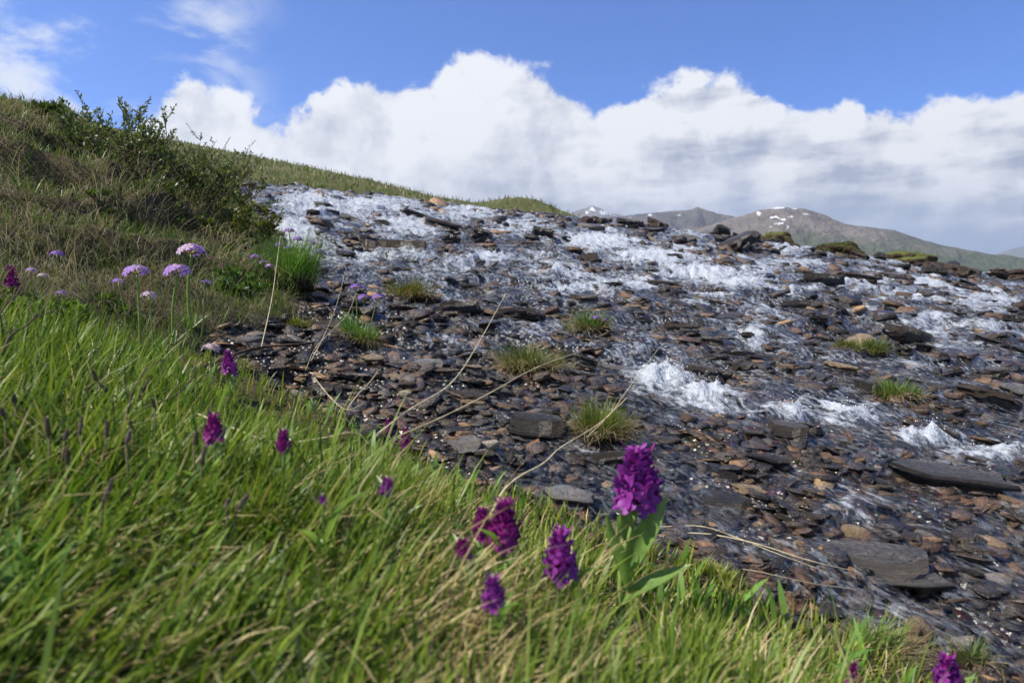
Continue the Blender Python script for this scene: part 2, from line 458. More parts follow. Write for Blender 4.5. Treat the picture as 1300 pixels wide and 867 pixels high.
# running water: clear film with reflections, aerated white where the foam attribute is high
m, q, o = new_mat('stream_water')
pos = q.node('ShaderNodeNewGeometry').outputs['Position']
rot = math.atan2(FY, FX)
fl = q.mapping(pos, rot=(0, 0, -rot)); fl = q.mapping(fl, scale=(0.45, 1, 1))
fo = q.node('ShaderNodeAttribute'); fo.attribute_name = 'foam'
a1 = q.noise(fl, 26, 6, .65, .8); a2 = q.noise(fl, 85, 4, .6, .5); a3 = q.noise(fl, 9, 3, .5, .4)
turb = q.add(q.mul(a1, .55), q.add(q.mul(a2, .25), q.mul(a3, .20)))
ff = q.ss(q.add(fo.outputs['Fac'], q.mul(q.sub(turb, .5), 4.0)), .22, .88)
fw = q.node('ShaderNodeAttribute'); fw.attribute_name = 'flow'
rdg = q.sub(1.0, q.m('ABSOLUTE', q.sub(q.mul(q.noise(fl, 17, 5, .6, 1.4), 2.0), 1.0)))
thr = q.mul(q.mul(q.ss(rdg, .84, .97), q.ss(a2, .42, .62)), fw.outputs['Fac'])
ff = q.m('MAXIMUM', ff, q.mul(thr, .85))
lp = q.noise(fl, 15, 4, .55, .6); lp2 = q.noise(fl, 60, 3, .6)
nb = q.bump(q.add(q.mul(lp, .65), q.mul(lp2, .35)), 1.0, .045)
tr = q.node('ShaderNodeBsdfTransparent'); tr.inputs[0].default_value = (.93, .95, .95, 1)
gl = q.node('ShaderNodeBsdfGlossy'); gl.inputs['Roughness'].default_value = .05; q.l.new(nb, gl.inputs['Normal'])
fr = q.node('ShaderNodeFresnel'); fr.inputs['IOR'].default_value = 1.33; q.l.new(nb, fr.inputs['Normal'])
clear = q.node('ShaderNodeMixShader'); q.l.new(q.m('MINIMUM', q.mul(fr.outputs[0], .22), .09), clear.inputs[0]); q.l.new(tr.outputs[0], clear.inputs[1]); q.l.new(gl.outputs[0], clear.inputs[2])
nf = q.bump(q.add(q.mul(a1, .6), q.mul(a2, .5)), 1.0, .035)
fb = principled(q, (.74, .80, .88), .35, .5, nf)
tl = q.node('ShaderNodeBsdfTranslucent'); tl.inputs[0].default_value = (.75, .82, .9, 1); q.l.new(nf, tl.inputs['Normal'])
foam = q.node('ShaderNodeMixShader'); foam.inputs[0].default_value = .3; q.l.new(fb.outputs[0], foam.inputs[1]); q.l.new(tl.outputs[0], foam.inputs[2])
mx = q.node('ShaderNodeMixShader'); q.l.new(q.mul(ff, .87), mx.inputs[0]); q.l.new(clear.outputs[0], mx.inputs[1]); q.l.new(foam.outputs[0], mx.inputs[2])
q.l.new(mx.outputs[0], o.inputs['Surface']); M['water'] = m
m, q, o = new_mat('water_droplets')
b = principled(q, (.9, .92, .95), .15, .6); q.l.new(b.outputs[0], o.inputs['Surface']); M['drops'] = m

# ------------------------------------------------------------------ ground sheet
def grid_faces(nr, na):
    i, j = np.meshgrid(np.arange(nr - 1), np.arange(na - 1), indexing='ij')
    a = (i * na + j).ravel()
    return np.stack([a, a + 1, a + na + 1, a + na], 1)
def fan(r, ang):
    R, A = np.meshgrid(r, ang, indexing='ij')
    return (R * np.sin(A)).ravel(), (R * np.cos(A)).ravel()
ang = np.concatenate([np.linspace(-2.3, -0.80, 60, endpoint=False), np.linspace(-0.80, 0.80, 430), np.linspace(0.80, 2.3, 60)[1:]])
rad = np.concatenate([np.geomspace(0.15, 16, 320), np.geomspace(16, 70, 70)[1:], np.geomspace(70, 16000, 50)[1:]])
X, Y = fan(rad, ang); Z = height(X, Y)
me = raw_mesh('ground', np.stack([X, Y, Z], 1), grid_faces(len(rad), len(ang))[:, ::-1], 4, {'stream': sstep(sdist(X, Y), -.06, .04)})
tag(link('ground', me, M['ground']), 'turf covered hillside with the stony bed of the stream', None, kind='structure')

# ------------------------------------------------------------------ stream water
FOAM = [(400, 262, 60, 22, .95), (375, 300, 40, 30, .85), (480, 262, 80, 16, .8), (520, 290, 60, 20, .8), (600, 270, 60, 15, .8), (450, 330, 50, 20, .6),
        (660, 290, 60, 15, .7), (620, 330, 50, 12, .7), (560, 345, 60, 12, .45), (765, 310, 55, 13, 1.25), (830, 328, 55, 12, 1.3), (890, 350, 60, 11, 1.3), (950, 362, 40, 8, 1.0),
        (700, 345, 60, 14, .6), (740, 370, 70, 14, .7), (800, 360, 60, 14, .6), (960, 345, 50, 10, .7), (1010, 310, 40, 14, .9), (1000, 335, 60, 10, .7),
        (1080, 360, 80, 14, .7), (1150, 375, 80, 14, .6), (1250, 385, 70, 14, .8), (950, 420, 40, 14, .6), (960, 435, 20, 12, .7), (845, 490, 45, 20, 1),
        (900, 515, 60, 16, .9), (1000, 530, 60, 12, .7), (1080, 533, 50, 14, .9), (1180, 560, 50, 14, .9), (1250, 580, 60, 10, .7), (820, 450, 50, 18, .4),
        (1230, 440, 60, 10, .5), (1180, 420, 50, 10, .5), (700, 420, 50, 14, .4), (1090, 650, 50, 18, .45), (1190, 620, 40, 10, .3), (1130, 330, 60, 8, .6),
        (870, 300, 50, 10, .5), (1060, 300, 40, 8, .5), (640, 430, 40, 10, .25), (1150, 470, 60, 8, .35)]
def foam_at(x, y, z, f1, f2):
    px, py = to_pix(x, y, z)
    fm = np.zeros_like(x)
    for (cx, cy, rx, ry, s) in FOAM:
        fm = np.maximum(fm, s * np.exp(-((px - cx) / rx) ** 2 - ((py - cy) / ry) ** 2))
    riser = sstep(f1, .74, .86) + sstep(f1, .22, .0)
    riser2 = sstep(f2, .70, .85) + sstep(f2, .2, .0)
    zone = sstep(y, 1.5, 4.0) * 0.62 + .12 * sstep(x, .2, 1.0)
    amb = zone * (.45 + .55 * riser) * sstep(fbm(x * 1.6, y * 1.6, 71, 3), -.2, .35)
    return np.clip(np.maximum(fm * (.82 + .3 * riser + .15 * riser2), amb + .10 * riser2 * zone), 0, 1.2)
ang = np.concatenate([np.linspace(-0.55, 0.80, 560), np.linspace(0.80, 1.7, 40)[1:]])
rad = np.geomspace(0.55, 13.5, 400)
X, Y = fan(rad, ang)
D = sdist(X, Y)
tz, f1, f2 = terrace(X, Y)
flow_x, flow_y = X * FX + Y * FY, X * FY - Y * FX
ZB = height(X, Y)
foamv = foam_at(X, Y, ZB, f1, f2)
ZW = slope(X, Y) + tz * ledge(X, Y) * 0.85 - 0.005 + 0.015 * fbm(X * 3.1, Y * 3.1, 81, 2) + 0.010 * fbm(flow_x * 7, flow_y * 14, 83, 3)
ZW += foamv * (0.024 + 0.046 * fbm(flow_x * 16, flow_y * 26, 85, 3, .6))
dryness = sstep(X + 0.35 * (Y - 1.2), 0.15, -0.55) * sstep(Y, 3.0, 2.2)        # the left margin is only damp
ZW -= dryness * 0.02
ZW -= sstep(D, .10, -0.02) * .06
flowv = np.clip(.55 + .75 * fbm(X * 1.3, Y * 1.3, 91, 3) + .25 * sstep(f1, .7, .9), 0, 1) * (1 - dryness * .85) * (.35 + .65 * sstep(Y, .9, 2.6))
V = np.stack([X, Y, ZW], 1); FA = grid_faces(len(rad), len(ang))[:, ::-1]
FA = FA[(D[FA] > -0.01).all(1)]
used = np.unique(FA); remap = np.full(len(V), -1); remap[used] = np.arange(len(used))
me = raw_mesh('stream_water', V[used], remap[FA], 4, {'foam': foamv[used], 'flow': flowv[used]})
tag(link('stream_water', me, M['water']), 'shallow mountain stream with white rapids running over dark stones', None, kind='structure')
# spray thrown up by the rapids
cand = np.where((foamv > .55) & (D > .05) & (np.hypot(X, Y) < 9))[0]
wgt = foamv[cand] ** 2
ch = rng.choice(cand, 3200, p=wgt / wgt.sum())
P_ = np.stack([X[ch], Y[ch], ZW[ch]], 1) + np.stack([rng.normal(0, .01, 3200), rng.normal(0, .01, 3200), np.abs(rng.normal(0, .014, 3200)) + .002], 1)
rr = rng.uniform(.0008, .0020, 3200) * (0.6 + 0.22 * P_[:, 1])
oc = np.array([(1, 0, 0), (0, 1, 0), (-1, 0, 0), (0, -1, 0), (0, 0, 1), (0, 0, -1)], float)
of = np.array([(0, 1, 4), (1, 2, 4), (2, 3, 4), (3, 0, 4), (1, 0, 5), (2, 1, 5), (3, 2, 5), (0, 3, 5)])
V = (P_[:, None, :] + oc[None] * rr[:, None, None]).reshape(-1, 3)
Fq = (of[None] + (np.arange(3200) * 6)[:, None, None]).reshape(-1, 3)
tag(link('water_spray', raw_mesh('water_spray', V, Fq, 3), M['drops']), 'white spray drops thrown up over the rapids', 'spray', kind='stuff')

# ------------------------------------------------------------------ stones
def ico(sub):
    import bmesh
    bm = bmesh.new(); bmesh.ops.create_icosphere(bm, subdivisions=sub, radius=1.0)
    bm.verts.ensure_lookup_table()
    v = np.array([v.co for v in bm.verts]); f = np.array([[w.index for w in fc.verts] for fc in bm.faces]); bm.free()
    return v, f
ICO = {s: ico(s) for s in (1, 2, 3, 4)}
def rock_verts(sub, seed, layers=False, nplanes=9, rounded=0.0):
    r = np.random.default_rng(seed)
    v, f = ICO[sub]; v = v.copy()
    n = r.normal(size=(nplanes, 3)); n[:, 2] *= 0.45; n /= np.linalg.norm(n, axis=1)[:, None]
    n = np.vstack([n, (r.normal(0, .10), r.normal(0, .10), 1), (r.normal(0, .1), r.normal(0, .1), -1)])
    n /= np.linalg.norm(n, axis=1)[:, None]
    dd = np.concatenate([r.uniform(.42, .78, nplanes), [.34, .40]])
    sc = np.ones(len(v))
    for k in range(len(n)):
        dot = v @ n[k]
        sc = np.minimum(sc, np.where(dot > 1e-4, dd[k] / np.maximum(dot, 1e-4), 9))
    sc = np.minimum(sc, 1.0)
    sc = sc * (1 - rounded) + sc.mean() * rounded
    v *= sc[:, None]
    if layers:
        a = np.arctan2(v[:, 1], v[:, 0])
        zz = v[:, 2] + .12 * v[:, 0] * r.normal(0, .6)
        lay = np.floor(zz / .17)
        off = perlin(lay * 3.7 + 0.5, a * 1.3 + lay * 1.1, seed) * .14
        v[:, :2] *= (1 + off)[:, None]
        v[:, 2] += .05 * perlin(v[:, 0] * 2.6, v[:, 1] * 2.6, seed + 5) + .02 * perlin(v[:, 0] * 8, v[:, 1] * 8, seed + 6)
    v /= np.abs(v).max(0)
    return v, f
def rot_z(a):
    c_, s_ = np.cos(a), np.sin(a); Z_ = np.zeros_like(a); O_ = np.ones_like(a)
    return np.stack([np.stack([c_, -s_, Z_], -1), np.stack([s_, c_, Z_], -1), np.stack([Z_, Z_, O_], -1)], -2)
def rot_ax(ax, ay):
    cx, sx, cy, sy = np.cos(ax), np.sin(ax), np.cos(ay), np.sin(ay); Z_ = np.zeros_like(ax); O_ = np.ones_like(ax)
    Rx = np.stack([np.stack([O_, Z_, Z_], -1), np.stack([Z_, cx, -sx], -1), np.stack([Z_, sx, cx], -1)], -2)
    Ry = np.stack([np.stack([cy, Z_, sy], -1), np.stack([Z_, O_, Z_], -1), np.stack([-sy, Z_, cy], -1)], -2)
    return Rx @ Ry
def slab_verts(seed, n=14, layers=4, step=.13):
    '''a split slab: a stack of thin angular plates with ragged outlines'''
    r = np.random.default_rng(seed)
    th = np.sort(np.linspace(0, 2 * PI, n, endpoint=False) + r.uniform(-.3, .3, n) * 2 * PI / n)
    k = r.integers(4, 7); ph = np.sort(r.uniform(0, 2 * PI, k)) ; ph = (np.arange(k) + r.uniform(-.3, .3, k)) * 2 * PI / k
    dd = r.uniform(.55, .95, k)
    rad_ = np.min(np.where(np.cos(th[:, None] - ph[None]) > .15, dd[None] / np.maximum(np.cos(th[:, None] - ph[None]), .15), 3), 1)
    rad_ = np.minimum(rad_, 1.25)
    zs = np.concatenate([[-1], np.sort(r.uniform(-.75, .75, layers - 1)), [1]])
    tilt = r.normal(0, .12, 2)
    rings = []
    for l in range(layers):
        sc = (1 - .10 * l / max(1, layers - 1)) * (1 + r.normal(0, step * .4)) * rad_ * (1 + r.normal(0, step * .55, n)) + 0
        sh = r.normal(0, step * .4, 2)
        for z_ in (zs[l], zs[l + 1]):
            w_ = sc * (1 - (.05 if z_ == zs[l + 1] else 0))
            x_, y_ = np.cos(th) * w_ + sh[0], np.sin(th) * w_ + sh[1]
            rings.append(np.stack([x_, y_, z_ + x_ * tilt[0] + y_ * tilt[1] + r.normal(0, .05, n)], 1))
    V = np.vstack(rings + [rings[0].mean(0)[None], rings[-1].mean(0)[None] + np.array([[0, 0, r.uniform(-.05, .15)]])])
    Fs = []
    m_ = len(rings)
    for i in range(m_ - 1):
        for j in range(n):
            a_, b_ = i * n + j, i * n + (j + 1) % n
            Fs += [(a_, b_, b_ + n), (a_, b_ + n, a_ + n)]
    for j in range(n):
        Fs.append((m_ * n, (j + 1) % n, j)); Fs.append((m_ * n + 1, (m_ - 1) * n + j, (m_ - 1) * n + (j + 1) % n))
    V /= np.abs(V).max(0)
    return V, np.array(Fs)
# small stones nobody could count, one sheet of real geometry
N = 17000
r_ = 0.62 * (9.8 / 0.62) ** (rng.random(N) ** 0.92); a_ = rng.uniform(-0.62, 1.0, N)
sx_, sy_ = r_ * np.sin(a_), r_ * np.cos(a_)
keep = sdist(sx_, sy_) > -0.02
sx_, sy_, r_ = sx_[keep], sy_[keep], r_[keep]; N = len(sx_)
size = np.exp(rng.normal(0, .42, N)) * (0.0062 * r_ ** 0.80 + .0032)
size = np.where(rng.random(N) < .05, size * 1.9, size); size = np.clip(size, .005, np.minimum(.08, .011 * r_ + .006))
zz = height(sx_, sy_)
_, fa_, fb_ = terrace(sx_, sy_); fo_ = foam_at(sx_, sy_, zz, fa_, fb_)
zz = zz - np.clip(fo_, 0, 1) * .022
pal = np.array([(.016, .016, .018), (.024, .023, .023), (.035, .030, .026), (.052, .037, .026), (.068, .048, .032), (.105, .072, .045), (.19, .14, .085), (.075, .075, .075)])
pw = np.array([.24, .22, .19, .15, .10, .05, .02, .03]); pid = rng.choice(len(pal), N, p=pw / pw.sum())
cols = pal[pid] * np.array((1.34, 1.18, .98)) * rng.uniform(.75, 1.3, (N, 1))
VV, FF, CC = [], [], []; base = 0
variants = [slab_verts(500 + k, 6, 1, .10) if k < 5 else slab_verts(500 + k, 9, 2, .16) for k in range(10)]
vid = rng.integers(0, 5, N) + 5 * (size / r_ > .011)
for k in range(10):
    idx = np.where(vid == k)[0]; v, f = variants[k]; n = len(idx)
    sc = np.stack([size[idx] * rng.uniform(1.0, 2.0, n), size[idx] * rng.uniform(.7, 1.3, n), size[idx] * rng.uniform(.14, .42, n)], 1)
    R = rot_ax(rng.normal(.12, .26, n), rng.normal(.1, .24, n)) @ rot_z(rng.normal(0, .55, n))
    P_ = np.einsum('nij,nvj->nvi', R, v[None] * sc[:, None, :])
    P_ += np.stack([sx_[idx], sy_[idx], zz[idx] + sc[:, 2] * rng.uniform(-.2, .9, n)], 1)[:, None, :]
    VV.append(P_.reshape(-1, 3)); FF.append((f[None] + (np.arange(n) * len(v))[:, None, None]).reshape(-1, 3) + base)
    CC.append(np.repeat(cols[idx], len(v), 0)); base += n * len(v)
me = raw_mesh('gravel', np.vstack(VV), np.vstack(FF), 3, {'col': np.vstack(CC)}, smooth=False)
tag(link('gravel', me, M['stone_bed']), 'small wet stones and gravel covering the stream bed', 'gravel', kind='stuff')

# the stones one can pick out
ROCKS = [raw_mesh('slab_%d' % k, *slab_verts(900 + k, 18, 2 + k % 4, .15), 3, smooth=False) for k in range(14)]
ROUND = [raw_mesh('pebble_%d' % k, *rock_verts(3, 950 + k, False, 14, .35), 3) for k in range(6)]
for me in ROCKS + ROUND: me.materials.append(M['stone_dark'])
SLOPE_Q = Vector((0.1286, -0.219, 1)).normalized()
def stone(pos, w, dpt, h, mat, label, cat='stone', yaw=None, tilt=(0, 0), shape=None, group=None, sink=.35, name='stream_stone'):
    mesh = shape if shape is not None else random.choice(ROCKS)
    o = bpy.data.objects.new(name, mesh); COL.objects.link(o)
    o.material_slots[0].link = 'OBJECT'; o.material_slots[0].material = M[mat]
    yaw = random.uniform(-.5, .5) if yaw is None else yaw
    qz = SLOPE_Q.to_track_quat('Z', 'Y')
    R = Matrix.Rotation(tilt[0], 3, 'X') @ Matrix.Rotation(tilt[1], 3, 'Y') @ Matrix.Rotation(yaw, 3, 'Z')
    o.rotation_euler = R.to_euler()
    o.scale = (w / 2, dpt / 2, h / 2)
    o.location = (pos[0], pos[1], pos[2] + h * (.5 - sink))
    tag(o, label, cat, group)
    return o
HERO = [  # px, py (foot of the stone), width px, height px, material, depth ratio, yaw, tilt, round, label
    (588, 576, 52, 24, 'stone_grey', .8, .3, (.1, -.1), 0, 'grey dry schist slab leaning against the cream pebble'),
    (620, 573, 28, 14, 'stone_cream', .7, .1, (0, 0), 1, 'cream pebble resting on a small dark stone'),
    (618, 589, 36, 15, 'stone_dark', .8, .0, (0, .05), 0, 'small dark stone directly under the cream pebble'),
    (652, 604, 34, 46, 'stone_dark', .8, .2, (.35, .25), 0, 'upright striped dark stone right of the cream pebble'),
    (688, 562, 92, 30, 'stone_dark', .7, -.1, (.05, .12), 0, 'broad dark slab behind the upright striped stone'),
    (724, 652, 66, 34, 'stone_grey', .8, -.2, (.05, .1), 0, 'pale grey block standing alone at the grassy water edge'),
    (772, 598, 66, 24, 'stone_dark', .7, .1, (.1, -.1), 0, 'dark slab just behind the tallest orchid flower'),
    (1118, 744, 195, 42, 'stone_half', .5, -.08, (.12, .05), 0, 'long slab with a dry grey top in shallow water'),
    (1222, 628, 150, 38, 'stone_dark', .5, -.1, (.1, .12), 0, 'long black ledge stone with a deep shadow under it'),
    (1088, 690, 38, 22, 'stone_tan', .8, .4, (.1, .1), 0, 'tan angular stone among dark wet ones above the dry slab'),
    (1017, 697, 15, 13, 'stone_cream', .9, .0, (0, 0), 1, 'tiny white pebble near the tan angular stone'),
    (968, 770, 36, 26, 'stone_grey', .9, .0, (0, 0), 1, 'pale rounded stone below the long dry straw'),
    (1172, 818, 60, 44, 'stone_tan', .8, .5, (.2, .3), 0, 'pale tan block at the grassy lower bank'),
    (312, 438, 40, 14, 'stone_grey', .8, .1, (0, .05), 1, 'smooth pale grey stone beside the dark driftwood stick'),
    (545, 470, 46, 15, 'stone_grey', .8, -.1, (.1, .05), 0, 'flat grey stone in the damp left margin of the stream'),
    (560, 483, 30, 12, 'stone_brown', .8, .2, (0, .05), 0, 'brown stone below the flat grey stone'),
    (602, 473, 34, 10, 'stone_tan', .7, .0, (0, .1), 0, 'flat yellowish stone beside the sprawling grass tuft'),
    (518, 500, 30, 14, 'stone_brown', .8, .3, (0, 0), 0, 'brown stone touching a small white pebble'),
    (514, 509, 18, 10, 'stone_cream', .9, .0, (0, 0), 1, 'small white pebble in front of a brown stone'),
    (598, 512, 62, 16, 'stone_dark', .7, -.2, (.05, .1), 0, 'dark flat slab under the arching dry stalks'),
    (560, 292, 52, 22, 'stone_dark', .7, -.3, (.05, .3), 0, 'black tilted slab in the middle of the upper rapids'),
    (470, 326, 24, 18, 'stone_dark', .8, .2, (0, .1), 0, 'black lump of rock surrounded by foam'),
    (398, 277, 22, 13, 'stone_dark', .8, .2, (0, .1), 0, 'dark rock high in the whitest foam'),
    (512, 322, 78, 20, 'stone_brown', .6, -.1, (.1, .05), 0, 'large flat brown slab below the upper rapids'),
    (940, 322, 46, 24, 'stone_dark', .8, .5, (.2, -.35), 0, 'black tilted block near the crest of the stream'),
    (1038, 392, 88, 24, 'stone_dark', .6, -.05, (.05, .05), 0, 'wide layered slab between two white chutes'),
    (1098, 357, 48, 15, 'stone_dark', .6, -.3, (.05, .2), 0, 'black wedge shaped slab below the mossy clods'),
    (1228, 354, 46, 24, 'stone_brown', .8, .3, (.1, .2), 0, 'brown upright block on the crest beside thin grass'),
    (1190, 350, 40, 18, 'stone_dark', .8, .1, (.1, .1), 0, 'dark flat block next to the brown upright block'),
    (1040, 420, 30, 12, 'stone_dark', .8, .1, (0, 0), 0, 'small dark stone above the two rounded grass tufts'),
    (905, 482, 74, 22, 'stone_dark', .6, -.2, (.1, .15), 0, 'dark slab with an undercut just above the white pool'),
    (985, 462, 50, 18, 'stone_dark', .7, -.2, (.1, .1), 0, 'dark slab beside the short white fall'),
    (690, 305, 34, 14, 'stone_dark', .7, -.2, (.1, .2), 0, 'dark jagged slab near the grassy shoulder'),
    (600, 520, 40, 12, 'stone_tan', .6, -.2, (.0, .1), 0, 'ochre flat stone among dark slabs near the bank'),
    (985, 600, 70, 20, 'stone_dark', .6, -.2, (.1, .1), 0, 'grey black slab in the calm flow below the white pool'),
    (930, 655, 86, 30, 'stone_dark', .7, -.05, (.12, .08), 0, 'wide rounded dark slab right of the tallest orchid'),
    (955, 630, 46, 15, 'stone_tan', .7, -.1, (.1, .1), 0, 'ochre topped stone resting on the wide rounded dark slab'),
    (1010, 560, 60, 20, 'stone_dark', .7, -.2, (.1, .1), 0, 'dark slab between the two foaming lower chutes'),
    (1105, 500, 34, 18, 'stone_dark', .8, -.2, (.1, .1), 0, 'dark stone left of the bright round grass tuft'),
    (845, 366, 50, 12, 'stone_dark', .7, -.2, (.1, .1), 0, 'long dark slab below the main white chute'),
]
def pos_px(px, py):
    p, t = hit(px, py); return p, t
placed = []
for (px, py, w, h, mt, dr, yaw, tilt, rd, lab) in HERO:
    p, t = hit(px, py)
    w_, h_ = w * t / F, h * t / F
    dp = w_ * dr
    st = stone((p[0], p[1] + dp * .35, h1(p[0], p[1] + dp * .35)), w_ * 1.05, dp, max(h_ * (1.0 if w < 45 else .78), .010), mt, lab, yaw=yaw, tilt=tilt,
               shape=random.choice(ROUND) if rd else None, sink=.22)
    placed.append((p[0], p[1], w_ * .5))
CLASSES = [('stone_dark', .70, 'black wet schist slab lying in the stream bed', 'black wet slabs in the stream'),
           ('stone_brown', .18, 'rust brown wet stone lying in the stream bed', 'rust brown stones in the stream'),
           ('stone_grey', .05, 'plain grey stone drying out between wet ones in the stream', 'grey stones in the stream'),
           ('stone_tan', .07, 'light tan stone lying among dark wet ones in the stream', 'tan stones in the stream')]
LAND = [(620, 573, 'the cream pebble'), (652, 600, 'the upright striped stone'), (724, 650, 'the pale grey block'), (1118, 740, 'the long dry topped slab'), (1222, 622, 'the long black ledge stone'),
        (1088, 690, 'the tan angular stone'), (968, 765, 'the pale rounded stone'), (1172, 812, 'the pale tan block'), (312, 438, 'the driftwood stick'), (602, 473, 'the flat yellowish stone'), (545, 470, 'the flat grey stone'),
        (560, 292, 'the black tilted slab in the rapids'), (470, 326, 'the black lump ringed by foam'), (512, 322, 'the large flat brown slab'), (940, 322, 'the black tilted crest block'), (1038, 392, 'the wide layered slab'),
        (1098, 357, 'the black wedge shaped slab'), (1228, 354, 'the brown upright crest block'), (905, 482, 'the undercut slab'), (985, 462, 'the short white fall'), (850, 495, 'the white pool'), (930, 655, 'the wide rounded dark slab'),
        (458, 435, 'the tuft with three primulas'), (520, 380, 'the olive grass hummock'), (672, 468, 'the sprawling olive tuft'), (752, 420, 'the dark green midstream tuft'), (762, 556, 'the ragged yellow green tuft'),
        (1092, 448, 'the paired rounded tufts'), (1138, 506, 'the bright round tuft'), (690, 300, 'the grassy hill shoulder'), (830, 330, 'the main white chute'), (1060, 320, 'the mossy earth clods'), (1250, 385, 'the foaming far chute'),
        (370, 300, 'the trailing olive shrub'), (1180, 560, 'the lowest foaming chute'), (1010, 560, 'the slab between two lower chutes'), (400, 440, 'the thin leaning straws'), (1240, 480, 'the broad calm sheet of water'), (840, 410, 'the midstream rubble')]
LANDW = [(hit(a_, b_)[0], c_) for a_, b_, c_ in LAND]
cnt = 0; tries = 0
while cnt < 262 and tries < 9000:
    tries += 1
    py = random.uniform(268, 800); px = random.uniform(340, 1310)
    if py < 275 + max(0, (px - 740)) * .13: continue
    d = pix_dir(px, py); d = d / d[1]
    den = (-d[2] - 0.1286 * d[0] + 0.219)
    if den <= 0.05: continue
    t = 0.523 / den
    if t > 9.3: continue
    x, y = d[0] * t, t
    if float(sdist(np.array([x]), np.array([y]))[0]) < .03: continue
    wpx = math.exp(random.gauss(3.5, .45)); wpx = min(max(wpx, 17), 100 if t > 1.8 else 52)
    w_ = wpx * t / F
    if w_ > .34 or w_ < .02: continue
    if any((x - a) ** 2 + ((y - b) * .8) ** 2 < (w_ * .42 + c_ * .85) ** 2 for a, b, c_ in placed): continue
    _, fa_, fb_ = terrace(np.array([x]), np.array([y]))
    if random.random() < 1.25 * float(foam_at(np.array([x]), np.array([y]), slope(np.array([x]), np.array([y])), fa_, fb_)[0]) - .72: continue
    u = random.random(); acc = 0
    for mt, pr, lab, grp in CLASSES:
        acc += pr
        if u <= acc: break
    hh = w_ * (random.uniform(.16, .34) if mt != 'stone_brown' else random.uniform(.12, .24))
    near_ = min(LANDW, key=lambda q_: (q_[0].x - x) ** 2 + (q_[0].y - y) ** 2)[1]
    kind_ = {'stone_dark': 'black wet slab', 'stone_brown': 'rust brown wet stone', 'stone_grey': 'plain grey stone', 'stone_tan': 'light tan stone'}[mt]
    lab = ('small ' if w_ < .06 else 'broad ' if w_ > .16 else 'middling ') + kind_ + ' lying near ' + near_
    stone((x, y, h1(x, y)), w_, w_ * random.uniform(.5, .9), hh, mt, lab, yaw=random.uniform(-.7, .6) + (PI if random.random() < .5 else 0),
          tilt=(random.gauss(.04, .13), random.gauss(.10, .14)), group=grp, sink=random.uniform(.02, .34))
    placed.append((x, y, w_ * .5)); cnt += 1

random.seed(21)
for k in range(30):
    px = 745 + 555 * (k + random.random()) / 30
    if 1125 < px < 1175 and k % 2: continue
    row = np.interp(px, [740, 900, 1000, 1100, 1200, 1300], [281, 293, 308, 328, 342, 352]) + random.uniform(-2, 6)
    p, t = hit(px, row)
    if t > 10.5: continue
    mt = random.choice(['stone_dark', 'stone_dark', 'stone_brown'])
    near_ = min(LANDW, key=lambda q_: (q_[0].x - p.x) ** 2 + (q_[0].y - p.y) ** 2)[1]
    w_ = random.uniform(.14, .36)
    stone((p.x, p.y, h1(p.x, p.y)), w_, w_ * random.uniform(.6, 1), w_ * random.uniform(.3, .6), mt, ('jagged black rock' if mt == 'stone_dark' else 'jagged brown rock') + ' standing on the stream crest near ' + near_,
          yaw=random.uniform(-.8, .8), tilt=(random.gauss(0, .25), random.gauss(.15, .25)), group='jagged rocks on the crest', sink=random.uniform(.2, .45))

# ------------------------------------------------------------------ grass
def sample(n, r0, r1, a0, a1, power=1.0):
    r = r0 * (r1 / r0) ** (rng.random(n) ** power); a = rng.uniform(a0, a1, n)
    return r * np.sin(a), r * np.cos(a), r
def blades(x, y, z, h, w, az, th0, bend, col, segs=4, tipcol=None, prof=0.0):
    """ribbons: th0 = first lean from upright, bend = further lean towards the tip, both towards az"""
    n = len(x); ds = h / segs
    P_ = np.zeros((n, segs + 1, 3)); P_[:, 0] = np.stack([x, y, z], 1)
    for k in range(segs):
        th = th0 + bend * ((k + .5) / segs) ** 1.4
        P_[:, k + 1] = P_[:, k] + np.stack([np.sin(az) * np.sin(th) * ds, np.cos(az) * np.sin(th) * ds, np.cos(th) * ds], 1)
    tw = az + PI / 2 + rng.normal(0, .7, n)
    side = np.stack([np.sin(tw), np.cos(tw), rng.normal(0, .15, n)], 1)
    t = np.linspace(0, 1, segs + 1)
    ww = (1 - t ** 2.2) * (0.72 + .28 * np.minimum(1, t * 3)) if not prof else np.sin(PI * np.clip(t * .94 + .06, 0, 1)) ** prof
    off = side[:, None, :] * (w[:, None] * .5 * ww[None, :])[:, :, None]
    V = np.stack([P_ - off, P_ + off], 2).reshape(n, -1, 3)
    k = np.arange(segs)
    f = np.stack([2 * k, 2 * k + 1, 2 * k + 3, 2 * k + 2], 1)
    nv = 2 * (segs + 1)
    Fq = (f[None] + (np.arange(n) * nv)[:, None, None]).reshape(-1, 4)
    c_ = np.repeat(col[:, None, :], nv, 1)
    if tipcol is not None:
        tt = np.repeat(t, 2)[None, :, None] ** 3
        c_ = c_ * (1 - tt) + tipcol[:, None, :] * tt
    return V.reshape(-1, 3), Fq, c_.reshape(-1, 3)
class Blades:
    def __init__(self): self.V = []; self.F = []; self.C = []; self.n = 0
    def add(self, vfc):
        v, f, c_ = vfc; self.V.append(v); self.F.append(f + self.n); self.C.append(c_); self.n += len(v)
    def build(self, name, parent=None, mat='grass'):
        me = raw_mesh(name, np.vstack(self.V), np.vstack(self.F), 4, {'col': np.vstack(self.C)})
        return link(name, me, M[mat], parent)
def greens(n, lo=(.050, .115, .010), hi=(.205, .285, .040)):
    t = rng.random((n, 1)); return (np.array(lo) * (1 - t) + np.array(hi) * t) * rng.uniform(.8, 1.2, (n, 1))
